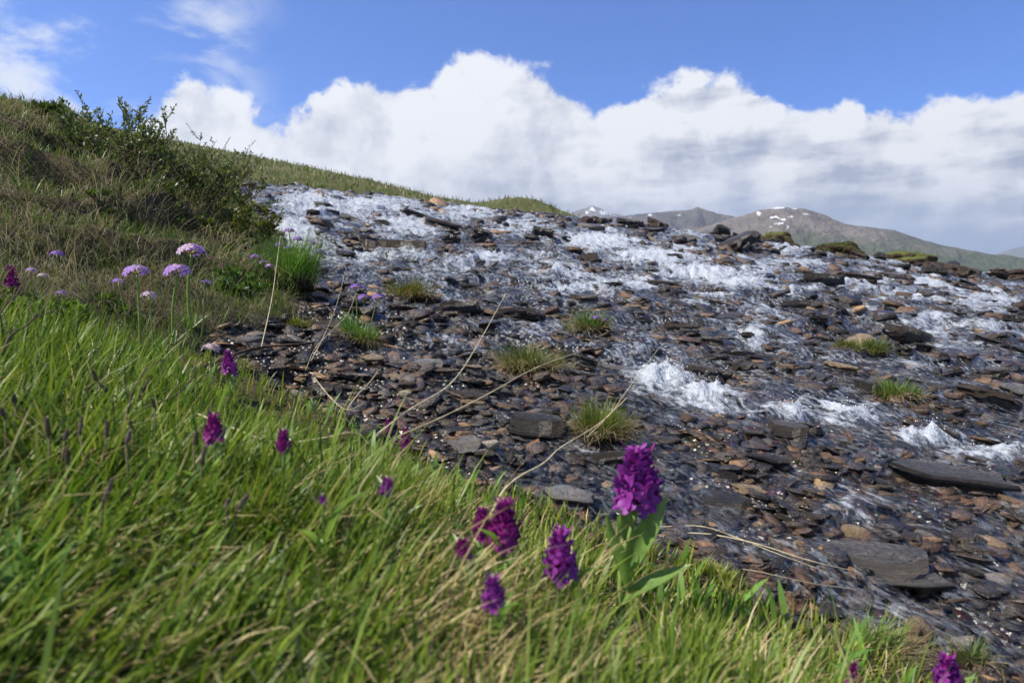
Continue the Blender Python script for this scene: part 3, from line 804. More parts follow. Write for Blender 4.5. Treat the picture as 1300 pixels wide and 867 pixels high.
def straws(n, lo=(.30, .23, .10), hi=(.60, .51, .29)):
    t = rng.random((n, 1)); return np.array(lo) * (1 - t) + np.array(hi) * t
def mixcol(gc, sc, f): return np.where(f[:, None], sc, gc)

# positions that must stay visible above the turf: height of the grass is kept low around them
CLEAR = []
# --- foreground bank
B = Blades()
x, y, r = sample(52000, 0.20, 1.75, -0.98, 0.98, .85)
d = sdist(x, y) + .055 * fbm(x * 8, y * 8, 109, 2); k = (d < -.015) & (d > -2) & ((y < 1.45) | (x > -.3)); x, y, r, d = x[k], y[k], r[k], d[k]
n = len(x); z = height(x, y)
px, py = to_pix(x, y, z)
dryf = .16 + .26 * fbm(x * 5, y * 5, 101, 3)
dryf += .75 * np.exp(-((px - 560) / 130) ** 2 - ((py - 880) / 190) ** 2) + .42 * np.exp(-((px - 60) / 140) ** 2 - ((py - 860) / 150) ** 2) + .35 * np.exp(-((px - 960) / 200) ** 2 - ((py - 900) / 90) ** 2)
dryf -= .16 * sstep(y, .7, .95)
dry = rng.random(n) < dryf
tall = np.clip(.72 + .55 * fbm(x * 4, y * 4, 103, 3), .35, 1.35)
edge = sstep(-d, 0.03, .42) * (1 - .5 * np.exp(-((x + .42) / .16) ** 2 - ((y - .95) / .25) ** 2))
h = (.032 + .082 * tall * edge) * rng.uniform(.55, 1.25, n)
h = h * np.where(rng.random(n) < .06, 1.5, 1.0) * (0.76 + .28 * sstep(r, .25, .6)) * np.where(dry, 1.05, 1)
w = rng.uniform(.0018, .0052, n) * np.where(dry, .55, 1)
# the left foreground leans to the right, as if combed by water; the rest stands more upright
comb = sstep(x, .05, -.3) * sstep(y, .75, .35)
az = np.where(rng.random(n) < .30 + .5 * comb, rng.normal(1.25, .45, n), np.where(rng.random(n) < .6, 5.5 * fbm(x * 7, y * 7, 105, 2) + 1.0 + rng.normal(0, .5, n), rng.uniform(0, 2 * PI, n)))
th0 = rng.normal(.20, .15, n) + .45 * comb + dry * .25; bend = np.abs(rng.normal(.45, .35, n)) + dry * .5
gc = greens(n); fringe = (d > -.10) & (rng.random(n) < .55)
gc[fringe] = np.array((.24, .27, .035)) * rng.uniform(.7, 1.2, (fringe.sum(), 1))
w = np.where(fringe, w * .7, w)
col = mixcol(gc, straws(n), dry)
tip = col * np.array((1.15, 1.08, .9)); tip = np.where((rng.random(n) < .07)[:, None], straws(n), tip)
BANK = dict(x=x, y=y, z=z, h=h, w=w, az=az, th0=th0, bend=bend, col=col, tip=tip)
# broad lance shaped leaves mixed in
x2, y2, r2 = sample(2600, 0.33, 1.5, -.85, .85); d2 = sdist(x2, y2)
k = (d2 < -.05) & (fbm(x2 * 4.5, y2 * 4.5, 111, 2) > .0) & (y2 < 1.45); x2, y2 = x2[k], y2[k]; n2 = len(x2)
LANCE = dict(x=x2, y=y2, z=height(x2, y2), h=rng.uniform(.035, .075, n2), w=rng.uniform(.006, .011, n2), az=rng.uniform(0, 2 * PI, n2),
             th0=rng.normal(.3, .2, n2), bend=np.abs(rng.normal(.6, .3, n2)), col=greens(n2, (.085, .19, .03), (.17, .30, .06)))
def thin_out(D_):
    """keep the turf short in front of the flowers so that they show"""
    f = np.ones(len(D_['x']))
    for (fx, fy, fz, rad_) in CLEAR:
        L = math.hypot(fx, fy); ux, uy = fx / L, fy / L
        along = D_['x'] * ux + D_['y'] * uy; across = np.abs(D_['x'] * uy - D_['y'] * ux) * L / np.maximum(along, .05)
        inr = (along < L + rad_ * .9) & (along > L * .4) & (across < rad_ * 1.5)
        sight = along * fz / L                     # height of the line of sight at that blade
        room = np.clip((sight - D_['z']), .004, 1)
        f = np.where(inr, np.minimum(f, room / np.maximum(D_['h'] * 1.0, 1e-4)), f)
    D_['h'] = D_['h'] * np.clip(f, .12, 1)

# --- hummock on the left
Bm = Blades()
x, y, r = sample(62000, 1.35, 8.5, -1.05, -0.16, .9)
d = sdist(x, y); k = (d < -.01) & ~((y < 1.45) & (x > -.95)); x, y, r, d = x[k], y[k], r[k], d[k]
n = len(x); z = height(x, y); px, py = to_pix(x, y, z)
nz = fbm(x * 2.2, y * 2.2, 121, 3)
sx_ = (height(x + .03, y - .03) - height(x - .03, y + .03)) / .085      # how steeply it falls towards the viewer
steep = sstep(-sx_, .35, 1.3)
dryf = np.clip(.17 + .7 * nz + .2 * steep, .03, .7)
dryf *= 1 - .55 * sstep(y, 2.7, 3.6)
dry = rng.random(n) < dryf
h = np.where(dry, rng.uniform(.04, .10, n), rng.uniform(.03, .085, n)) * (.9 + .3 * nz)
w = np.maximum(.0016, .00085 * r) * rng.uniform(.8, 1.4, n)
az = np.where(dry, rng.normal(2.35, .7, n), rng.uniform(0, 2 * PI, n))
th0 = np.where(dry, rng.normal(.75, .3, n), rng.normal(.3, .2, n)); bend = np.where(dry, np.abs(rng.normal(1.3, .5, n)), np.abs(rng.normal(.5, .3, n)))
sc = straws(n, (.10, .082, .062), (.31, .275, .215))
gcol = greens(n, (.050, .098, .016), (.135, .195, .038))
fresh = (rng.random(n) < .5) & (y < 2.2) & (d > -.35); gcol[fresh] = greens(fresh.sum())
col = mixcol(gcol, sc, dry)
Bm.add(blades(x, y, z - .004, h, w, az, th0, bend, col, 3))
k = np.where((steep > .25) & (r < 7))[0]; k = rng.choice(k, min(len(k) * 2, 9000)); n = len(k)
jx, jy = x[k] + rng.normal(0, .012, n), y[k] + rng.normal(0, .012, n); gdry = rng.random(n) < .55
Bm.add(blades(jx, jy, height(jx, jy) - .004, rng.uniform(.05, .11, n), w[k], rng.normal(2.4, .6, n), rng.normal(.7, .3, n), np.abs(rng.normal(1.2, .5, n)),
              mixcol(greens(n, (.050, .098, .016), (.135, .195, .038)), straws(n, (.10, .082, .062), (.31, .275, .215)), gdry), 3))
# whole sheaves of last year's grass hanging over the small treads
cx, cy, cr = sample(620, 1.5, 5.5, -.95, -.2, .9); cd = sdist(cx, cy)
cz = height(cx, cy); cs = (height(cx + .03, cy - .03) - height(cx - .03, cy + .03)) / .085
k = (cd < -.12) & ~((cy < 1.5) & (cx > -1)) & ((cs < -.32) | (rng.random(620) < .06)) & (rng.random(620) < np.where(cy > 3.0, .45, 1)); cx, cy, cr = cx[k], cy[k], cr[k]
for i in range(len(cx)):
    n = int(rng.uniform(22, 50)); sp = rng.uniform(.02, .05) * (.6 + .25 * cr[i])
    bx, by = cx[i] + rng.normal(0, sp, n), cy[i] + rng.normal(0, sp * .6, n)
    a0 = rng.normal(2.5, .5); ln = rng.uniform(.09, .17)
    cc_ = straws(1, (.14, .12, .092), (.38, .34, .275)) * rng.uniform(.7, 1.2, (n, 1))
    Bm.add(blades(bx, by, height(bx, by), ln * rng.uniform(.6, 1.15, n), np.maximum(.0015, .0008 * cr[i]) * rng.uniform(.7, 1.3, n), a0 + rng.normal(0, .35, n),
                  rng.normal(.6, .25, n), np.abs(rng.normal(1.7, .4, n)), cc_, 4))
tag(Bm.build('hummock_grass'), 'mixed green and dry grey grass hanging over the hummock', 'grass', kind='stuff')
# --- the shoulder of the hill beyond the stream
Bh = Blades()
x, y, r = sample(42000, 5.5, 60, -.95, .22, .9)
d = sdist(x, y); k = (d < -.02) & (y > 4.5); x, y, r, d = x[k], y[k], r[k], d[k]
n = len(x); z = height(x, y); nz = fbm(x * .9, y * .9, 131, 3)
dry = rng.random(n) < np.clip(.32 + .5 * nz, .05, .8)
h = rng.uniform(.04, .10, n) * (.9 + .4 * nz); w = .0011 * r * rng.uniform(.8, 1.4, n)
col = mixcol(greens(n, (.06, .10, .02), (.13, .18, .04)), straws(n, (.17, .13, .07), (.34, .28, .17)), dry)
Bh.add(blades(x, y, z - .005, h, w, rng.uniform(0, 2 * PI, n), rng.normal(.25, .15, n), np.abs(rng.normal(.5, .3, n)), col, 2))
tag(Bh.build('hillside_grass'), 'short olive grass on the hill shoulder beyond the stream', 'grass', kind='stuff')

# ------------------------------------------------------------------ grass tufts standing in the stream
def tuft(px, py, wpx, hpx, label, dry=.3, n=None, dz=0.0, lean=.35, lo=(.060, .105, .018), hi=(.15, .20, .045), name='grass_tuft', group=None, hump=True):
    p, t = hit(px, py); W_, H_ = wpx * t / F, hpx * t / F; p.z += dz
    e = empty(name, p); tag(e, label, 'grass tuft', group)
    n = n or int(420 + 10 * wpx)
    nc = 5; ca = rng.uniform(0, 2 * PI, nc); crr = rng.uniform(.08, .34, nc); ci = rng.integers(0, nc, n); csz = rng.uniform(.08, .17, nc); chh = rng.uniform(.6, 1.15, nc)
    x = np.cos(ca[ci]) * crr[ci] + rng.normal(0, 1, n) * csz[ci]; y = np.sin(ca[ci]) * crr[ci] + rng.normal(0, 1, n) * csz[ci]
    rr = np.hypot(x, y); x = x * W_; y = y * W_ * .7
    z = np.array(height(x + p[0], y + p[1])) - p[2] + dz
    zc = np.where(rr < .5, .28 * H_ * (1 - (rr / .5) ** 2), 0); z = np.maximum(z, zc * .6) if hump else z
    outw = np.arctan2(x, y) + rng.normal(0, .9, n)
    isdry = (rng.random(n) < dry * 1.35) & (rr > .10)
    h = np.where(isdry, rng.uniform(.4, 1.1, n), rng.uniform(.3, 1.1, n) * chh[ci]) * H_
    w = np.maximum(.0014, .0009 * t) * rng.uniform(.8, 1.4, n)
    for nm, sel in (('green_blades', ~isdry), ('dry_blades', isdry)):
        if not sel.any(): continue
        k = sel.sum(); b_ = Blades()
        col = greens(k, lo, hi) if nm[0] == 'g' else straws(k, (.20, .15, .08), (.42, .35, .20))
        b_.add(blades(x[sel], y[sel], z[sel] - .003, h[sel], w[sel], outw[sel], (np.abs(rng.normal(lean, .2, k)) if nm[0] == 'g' else rng.normal(1.0, .25, k)),
                      (np.abs(rng.normal(.5, .3, k)) if nm[0] == 'g' else rng.normal(1.1, .4, k)), col, 3))
        o = b_.build(nm, e); o['kind'] = 'stuff'
    # the sod they grow from
    if not hump: return e, p, t
    me = raw_mesh('sod', *rock_verts(2, int(px), False, 12, .4), 3); o = link('sod', me, M['sod'], e)
    o.scale = (W_ * .42, W_ * .30, H_ * .22); o.location = (0, 0, H_ * .05)
    return e, p, t
m, q, o = new_mat('sod_earth')
tcn = q.node('ShaderNodeTexCoord').outputs['Object']; n1 = q.noise(tcn, 3, 5, .65); n2 = q.noise(tcn, 14, 4, .6)
cc = q.mix(q.ss(n1, .35, .65), (.04, .028, .018), (.10, .072, .036)); cc = q.mix(q.mul(q.ss(n2, .5, .7), .7), cc, (.10, .10, .03))
nzz = q.sep(q.node('ShaderNodeNewGeometry').outputs['Normal'])[2]
cc = q.mix(q.ss(q.add(nzz, q.mul(q.sub(n1, .5), 1.4)), .55, .85), cc, q.mix(n2, (.06, .075, .018), (.15, .16, .045)))
b = principled(q, cc, .9, .2, q.bump(q.add(n1, n2), 1, .15)); q.l.new(b.outputs[0], o.inputs['Surface']); M['sod'] = m

tuft(458, 438, 52, 34, 'bright green tuft with straw skirt and three violet primulas', .35, lo=(.07, .17, .02), hi=(.15, .29, .05))
tuft(520, 380, 60, 30, 'olive grass hummock between the upper rapids and the damp margin', .35, lo=(.10, .12, .02), hi=(.19, .20, .04))
tuft(672, 468, 100, 40, 'wide sprawling olive grass tuft with dry skirt under an arching stalk', .42, n=1700, lo=(.07, .10, .02), hi=(.15, .19, .04))
tuft(752, 420, 62, 32, 'dark green tuft with a small violet flower in midstream', .35, lo=(.05, .11, .02), hi=(.13, .22, .04))
tuft(762, 556, 92, 52, 'ragged yellow green tuft behind the tallest orchid', .42, n=1500, lo=(.09, .13, .02), hi=(.20, .25, .04))
tuft(700, 545, 36, 18, 'low mossy tuft beside the broad dark slab', .2, n=360, lo=(.12, .15, .02), hi=(.22, .24, .04))
tuft(1075, 446, 40, 22, 'olive half of a pair of rounded midstream tufts', .25, lo=(.09, .12, .02), hi=(.17, .19, .04))
tuft(1110, 450, 36, 24, 'green half of a pair of rounded midstream tufts', .2)
tuft(1138, 506, 58, 30, 'bright round grass tuft on a tan stone in the right stream', .25, lo=(.09, .15, .02), hi=(.18, .27, .05))
tuft(372, 415, 60, 16, 'low mossy grass patch at the damp left margin', .3, lo=(.12, .14, .02), hi=(.20, .22, .04))
tuft(290, 470, 70, 26, 'straw coloured tuft beside the driftwood stick', .6, lo=(.10, .15, .02), hi=(.19, .25, .04))
tuft(910, 735, 60, 26, 'yellow green tuft hanging over the lower bank edge', .25, lo=(.16, .20, .02), hi=(.28, .31, .05))
tuft(1150, 331, 60, 12, 'green grass cap on the longer mossy clod', .15, dz=.07, lo=(.09, .12, .02), hi=(.19, .22, .05))
tuft(1072, 324, 30, 10, 'small grass cap on the shorter mossy clod', .15, dz=.09, lo=(.09, .12, .02), hi=(.17, .20, .05))
tuft(1252, 340, 62, 14, 'thin wiry grass on the crest beside the brown block', .5, n=260, hump=False)
tuft(1090, 828, 130, 60, 'loose pale grass clump at the lower right bank', .55, n=900, lo=(.10, .18, .03), hi=(.20, .30, .06))
tuft(1228, 842, 60, 46, 'thin green grass sprouting from wet gravel at the bank foot', .4, n=160)
# earth clods on the crest
def clod_mesh(seed):
    v, f = ICO[4]; v = v.copy()
    v *= (1 + .30 * perlin(v[:, 0] * 1.6 + seed, v[:, 1] * 1.6 + v[:, 2], seed) + .22 * perlin(v[:, 0] * 4 + v[:, 2] * 3, v[:, 1] * 4 + seed, seed + 1) + .10 * perlin(v[:, 0] * 9, v[:, 1] * 9 + v[:, 2] * 8, seed + 2))[:, None]
    v /= np.abs(v).max(0)
    me = raw_mesh('clod', v, f, 3); me.materials.append(M['sod']); return me
for (px, py, w, h, lab) in [(1145, 331, 92, 14, 'long dark earth clod with grass cap on the stream crest'),
                            (1060, 322, 84, 18, 'dark brown earth clod with moss on the stream crest'),
                            (985, 305, 50, 14, 'rusty brown earth clod sitting left of the mossy clods')]:
    p, t = hit(px, py)
    stone(p, w * t / F, w * t / F * .8, h * t / F * 2.2, 'sod', lab, 'earth clod', yaw=0.1, sink=.60, name='earth_clod', shape=clod_mesh(int(px)))

# ------------------------------------------------------------------ shrubs
def leaf_cloud(P_, D_, L, Wd, col):
    """one folded rhombus per leaf: P_ base, D_ direction"""
    n = len(P_); D_ = D_ / np.linalg.norm(D_, axis=1)[:, None]
    s = np.cross(D_, rng.normal(size=(n, 3))); s /= np.linalg.norm(s, axis=1)[:, None]
    u = np.cross(s, D_)
    V = np.stack([P_, P_ + D_ * (L * .5)[:, None] + s * (Wd * .5)[:, None] + u * (Wd * .15)[:, None], P_ + D_ * L[:, None],
                  P_ + D_ * (L * .5)[:, None] - s * (Wd * .5)[:, None] + u * (Wd * .15)[:, None]], 1).reshape(-1, 3)
    return V, (np.arange(n)[:, None] * 4 + np.array([0, 1, 2, 3])[None]), np.repeat(col, 4, 0)
def shrub(name, label, base, wid, hei, nb, leaf, lo, hi, dens=1.0, lean=(0, 0), twig=.004, cat='shrub', thick=1.0):
    e = empty(name, base); tag(e, label, cat)
    LP, LD = [], []
    for b_ in range(nb):
        a = random.uniform(0, 2 * PI); s = math.sqrt(random.random())
        root = Vector((math.cos(a) * s * wid * .28, math.sin(a) * s * wid * .22, 0))
        root.z = h1(base[0] + root.x, base[1] + root.y) - base[2] - .01
        H_ = hei * random.uniform(.38, 1.0) * (1 - .35 * s)
        tip = root + Vector((math.cos(a) * s * wid * .30 + random.gauss(0, wid * .06) + lean[0] * H_, math.sin(a) * s * wid * .2 + lean[1] * H_, H_))
        mid = root.lerp(tip, .5) + Vector((random.gauss(0, .03), random.gauss(0, .03), random.uniform(-.02, .02))) * wid
        pts = spline([root, mid, tip], 4)
        mb = MB(); mb.tube(pts, [twig * thick * (1 - .8 * i / (len(pts) - 1)) for i in range(len(pts))], 5)
        for k in range(random.randint(5, 8)):
            f = random.uniform(.12, .97); p0 = pts[int(f * (len(pts) - 1))]
            aa = random.uniform(0, 2 * PI); l_ = hei * random.uniform(.10, .28)
            dv = Vector((math.cos(aa) * .8, math.sin(aa) * .8, random.uniform(.35, 1.1))).normalized()
            p1 = p0 + dv * l_ * .5 + Vector((0, 0, -.01)) * hei; p2 = p0 + dv * l_ + Vector((0, 0, l_ * .15))
            mb.tube([p0, p1, p2], [twig * .5, twig * .38, twig * .2], 4)
            nl = int(random.uniform(9, 20) * dens)
            for j in range(nl):
                g_ = .25 + .8 * (j + random.random()) / nl
                g_ = min(g_, 1); pp = p0.lerp(p2, g_)
                LP.append(pp); LD.append(dv * .7 + Vector((random.gauss(0, .6), random.gauss(0, .6), random.gauss(.25, .4))))
        nl = int(14 * dens)
        for j in range(nl):
            LP.append(pts[-1] - (pts[-1] - pts[-3]) * random.random() * .8); LD.append(Vector((random.gauss(0, .6), random.gauss(0, .6), random.gauss(.7, .3))))
        link('branch', mb.mesh('branch'), M['bark'], e)
    LP = np.array(LP); LD = np.array(LD); n = len(LP)
    v, f, c_ = leaf_cloud(LP, LD, rng.uniform(.7, 1.25, n) * leaf, rng.uniform(.32, .5, n) * leaf, greens(n, lo, hi))
    o = link('foliage', raw_mesh('foliage', v, f, 4, {'col': c_}), M['grass'], e); o['kind'] = 'stuff'
    return e
def shrub_px(name, label, px, py, wpx, hpx, *a, **k):
    p, t = hit(px, py); return shrub(name, label, p, wpx * t / F, hpx * t / F, *a, **k)
shrub_px('dwarf_shrub', 'large dark leaved dwarf shrub with bare upper twigs crowning the hummock', 196, 232, 250, 112, 96, .018, (.055, .092, .022), (.150, .190, .052), 1.2, thick=1.0)
shrub_px('dwarf_shrub', 'lower right dwarf shrub with spreading twigs beside the large one', 262, 245, 96, 84, 22, .017, (.050, .075, .018), (.13, .15, .04), .8, lean=(.5, 0))
shrub_px('dwarf_shrub', 'olive leaved trailing shrub at the edge of the foaming water', 318, 312, 74, 70, 16, .021, (.075, .095, .016), (.15, .17, .03), 1.0, lean=(.15, -.1))
shrub_px('dwarf_shrub', 'low dark shrub left of the large dwarf shrub', 96, 196, 80, 46, 12, .016, (.035, .07, .016), (.09, .13, .03), .8)
shrub_px('dwarf_shrub', 'sprawling olive shrub hanging down the hummock towards the primulas', 268, 305, 90, 40, 14, .017, (.060, .085, .016), (.13, .16, .035), .8, lean=(.2, -.2), twig=.002)
shrub_px('dwarf_shrub', 'low green leafy patch among dry grass on the hummock face', 150, 290, 80, 30, 10, .015, (.060, .11, .018), (.13, .19, .04), .7, twig=.0015)
shrub_px('dwarf_shrub', 'flat green leafy patch under the large dwarf shrub', 215, 262, 90, 34, 12, .016, (.055, .095, .018), (.13, .175, .04), .8, twig=.0018)
p_far, t_far = hit(45, 148, 0.0)
shrub('dwarf_shrub', 'tiny sparse shrub on the far skyline above the hummock', p_far, 46 * t_far / F, 22 * t_far / F, 8, .045 * max(1, t_far / 6), (.035, .06, .016), (.08, .11, .03), .35, twig=.008)
shrub_px('leafy_seedling', 'bushy light green leafy plant beside the dark crimson orchid', 52, 420, 96, 62, 16, .019, (.08, .16, .02), (.16, .26, .04), .75, twig=.0014, cat='plant')
shrub_px('leafy_seedling', 'small leafy green plant at the foot of the hummock', 140, 400, 50, 34, 9, .017, (.08, .15, .02), (.15, .24, .04), .8, twig=.0012, cat='plant')
shrub_px('leafy_seedling', 'green leafy cushion under the violet primula clump', 300, 370, 80, 34, 14, .020, (.06, .13, .02), (.12, .21, .04), .8, twig=.0012, cat='plant')

# ------------------------------------------------------------------ flowers
def leaf_mesh(name, pts, wmax, up, fold=.25, n=10, point=1.0):
    """a broad leaf along a curve; up = the side its upper face looks to"""
    c_ = spline(pts, n); mb = MB(); rows = []
    N_ = len(c_) - 1; up = Vector(up)
    for i, p in enumerate(c_):
        t = i / N_
        tg = (c_[min(i + 1, N_)] - c_[max(i - 1, 0)]).normalized()
        s = tg.cross(up).normalized(); nn = s.cross(tg)
        w = wmax * .5 * (math.sin(PI * min(1, t * .93 + .07) ** .85) ** .8 * (1 - t ** 6 * .3) + .015)
        rows.append([p + s * w * k + nn * (abs(k) ** 1.5 * w * fold * 2) for k in (-1, -.55, 0, .55, 1)])
    mb.quadstrip(rows); return mb.mesh(name)
def floret_mesh():
    mb = MB()
    def lobe(a, l, w, drop, base=.1):
        d_ = Vector((math.sin(a), 0, math.cos(a))); s = Vector((d_.z, 0, -d_.x))
        P0 = d_ * base * l
        rows = []
        for t, ww in ((0, .35), (.35, .8), (.7, 1.0), (.9, .7), (1.0, .25)):
            p = P0 + d_ * l * t + Vector((0, -drop * t * t + .12 * l * math.sin(t * 3), 0))
            rows.append([p - s * w * .5 * ww + Vector((0, .10 * w, 0)), p, p + s * w * .5 * ww + Vector((0, .10 * w, 0))])
        mb.quadstrip(rows)
    # faces -Y (outwards); z up.  three lobed lip, two spread sepals, hood
    lobe(PI, .72, .40, .10); lobe(PI - .75, .58, .42, .05); lobe(PI + .75, .58, .42, .05)
    lobe(1.05, .72, .30, -.10); lobe(-1.05, .72, .30, -.10)
    lobe(0.0, .55, .34, .38); lobe(.38, .45, .26, .30); lobe(-.38, .45, .26, .30)
    mb.tube([(0, 0, -.05), (0, .35, -.18), (0, .62, -.36)], [.11, .10, .05], 5)
    return mb.mesh('floret')
FLORET = {}
for key in ('orchid', 'orchid_red'):
    f = floret_mesh(); f.materials.append(M[key]); FLORET[key] = f
def orchid(head, label, size, stem_col='orchid', nfl=26, aspect=1.45, lean=None, leaves=3, custom=None, base=None, group=None, name='marsh_orchid'):
    """head: centre of the flower spike in the world; size: width of the spike"""
    head = Vector(head)
    if base is None: base = Vector((head.x, head.y, h1(head.x, head.y)))
    e = empty(name, base); tag(e, label, 'orchid', group)
    hc = head - base; Ht = size * aspect
    bot = hc - Vector((0, 0, Ht * .5))
    bend = Vector((random.gauss(0, .004), random.gauss(0, .004), 0))
    pts = spline([Vector((0, 0, -.01)), bot * .5 + bend, bot, hc + Vector((0, 0, Ht * .5))], 5)
    mb = MB(); mb.tube(pts, [max(.0011, .078 * size * (1 - .75 * i / len(pts))) for i in range(len(pts))], 7)
    link('stem', mb.mesh('stem'), M['stem_red'], e)
    # spike axis with bracts
    mb = MB(); ax = [bot + (Vector((0, 0, Ht)) * t) for t in (0, .3, .6, .85, 1.0)]
    mb.tube(ax, [size * .13, size * .16, size * .13, size * .09, size * .02], 7)
    for k in range(10):
        a = k * 2.4; t = k / 10
        p = bot + Vector((0, 0, Ht * t * .9)); o_ = Vector((math.cos(a), math.sin(a), 0))
        s = Vector((-o_.y, o_.x, 0)) * size * .05
        q1 = p + o_ * size * .22 + Vector((0, 0, size * .12)); q2 = p + o_ * size * .34 + Vector((0, 0, size * .34))
        mb.quadstrip([[p - s, p + s], [q1 - s, q1 + s], [q2 - s * .1, q2 + s * .1]])
    sp = link('flower_spike', mb.mesh('flower_spike'), M['orchid_red'], e)
    for k in range(nfl):
        t = (k + .5) / nfl; a = k * 2.399 + random.gauss(0, .2)
        prof = (.95 + .25 * math.sin(PI * min(1, t * 1.6 + .12))) * (1 - .80 * max(0, (t - .28) / .72) ** 1.25)
        rr = size * .30 * prof
        s = size * .36 * (1.0 - .36 * t) * random.uniform(.85, 1.15)
        fo = bpy.data.objects.new('floret', FLORET[stem_col]); COL.objects.link(fo); fo.parent = sp
        fo.location = bot + Vector((math.cos(a) * rr, math.sin(a) * rr, Ht * (.02 + .90 * t)))
        fo.rotation_euler = (math.radians(-8 + 62 * max(0, t - .45) * 1.3) + random.gauss(0, .18), random.gauss(0, .2), a + PI / 2)
        fo.scale = (s, s, s)
    if custom:
        for pts, w, up, fold in custom: link('leaf', leaf_mesh('leaf', pts, w, up, fold), M['orchid_leaf'], e)
    else:
        L = max(hc.z, .03)
        for k in range(leaves):
            a = random.uniform(0, 2 * PI); o_ = Vector((math.cos(a), math.sin(a), 0)); z0 = L * (.12 + .22 * k)
            l_ = L * random.uniform(.45, .7)
            link('leaf', leaf_mesh('leaf', [o_ * .001 + Vector((0, 0, z0)), o_ * l_ * .3 + Vector((0, 0, z0 + l_ * .55)), o_ * l_ * .62 + Vector((0, 0, z0 + l_ * .8))],
                                   min(.010, .2 * l_), -o_ + Vector((0, 0, .6)), .35, 5), M['orchid_leaf'], e)
    CLEAR.append((base.x, base.y, head.z - Ht * .62, size * .6))
    return e
def head_at(px, py, lift):
    p, t = hit(px, py, lift); return Vector((p.x, p.y, p.z + lift)), t
random.seed(11)
# the tall one with its broad leaves
hd, t = head_at(810, 602, .165)
def q3(px, py, dd=0.0): return at(px, py, t + dd)
bs = Vector((q3(784, 840).x, t, 0)); bs.z = h1(bs.x, bs.y)
lo_ = [([q3(797, 748) - bs, q3(788, 715, -.008) - bs, q3(775, 685, -.016) - bs, q3(769, 648, -.020) - bs], 21 * t / F, (.35, -.8, .45), .3),
       ([q3(797, 722, -.003) - bs, q3(812, 690, -.010) - bs, q3(830, 660, -.014) - bs, q3(848, 628, -.012) - bs], 27 * t / F, (-.3, -.9, .2), .22),
       ([q3(790, 765, -.003) - bs, q3(812, 747, -.012) - bs, q3(842, 733, -.014) - bs, q3(878, 716, -.016) - bs], 27 * t / F, (-.35, -.35, .9), .15),
       ([q3(782, 838, -.004) - bs, q3(778, 815, -.012) - bs, q3(776, 790, -.016) - bs, q3(779, 778, -.018) - bs], 30 * t / F, (0, -1, .35), .3),
       ([q3(800, 690, .002) - bs, q3(790, 665, .004) - bs, q3(800, 648, .004) - bs, q3(806, 640, .003) - bs], 22 * t / F, (.3, -.9, .3), .3)]
orchid(hd, 'tallest orchid with broad green leaves and a full violet flower spike by the water', 74 * t / F, nfl=54, aspect=.98, custom=lo_, base=bs)
CLEAR.append((bs.x, bs.y, at(790, 800, t).z, 26 * t / F)); CLEAR.append((at(835, 745, t).x, bs.y, at(835, 752, t).z, 45 * t / F))
ORCH = [(640, 661, .095, 56, 'orchid_red', 1.3, 'crimson purple orchid spike with a smaller one tucked behind it'),
        (612, 661, .085, 34, 'orchid_red', 1.4, 'small crimson orchid tucked behind the fuller crimson purple spike'),
        (711, 698, .085, 56, 'orchid', 1.35, 'loose violet orchid with spread florets between the tallest one and the crimson pair'),
        (626, 748, .075, 40, 'orchid', 1.2, 'short violet orchid low in the straw below the crimson pair'),
        (588, 693, .075, 30, 'orchid_red', .9, 'dull wilting crimson orchid half hidden beside bent straw'),
        (1203, 852, .075, 44, 'orchid', 1.3, 'violet orchid on the lower bank beside the pale tan block'),
        (1082, 852, .060, 26, 'orchid_red', 1.4, 'thin budding orchid among the loose pale grass clump'),
        (272, 541, .092, 34, 'orchid_red', 1.25, 'crimson orchid among the dark sedge spikes'),
        (360, 557, .085, 27, 'orchid_red', 1.2, 'small magenta orchid under the horizontal dry straw'),
        (290, 458, .070, 27, 'orchid', 1.3, 'violet orchid beside the pale low primula near the driftwood stick'),
        (492, 615, .090, 26, 'orchid', 1.0, 'small sparse violet orchid in the green mid bank'),
        (410, 632, .085, 15, 'orchid', 1.0, 'tiny round violet orchid bud clasped by a green leaf'),
        (493, 541, .062, 17, 'orchid_red', 1.5, 'left orchid of the small pair at the bank edge'),
        (515, 554, .068, 21, 'orchid_red', 1.4, 'right orchid of the small pair at the bank edge'),
        (437, 520, .05, 12, 'orchid_red', 1.4, 'faint purple orchid bud at the bank edge near bent straws'),
        (14, 350, .080, 22, 'orchid_red', 1.6, 'dark crimson orchid beside the bushy leafy plant')]
for (px, py, lift, wpx, kind, asp, lab) in ORCH:
    hd, t = head_at(px, py, lift)
    orchid(hd, lab, wpx * 1.0 * t / F, kind, 28 if wpx > 30 else 18, asp * .84)

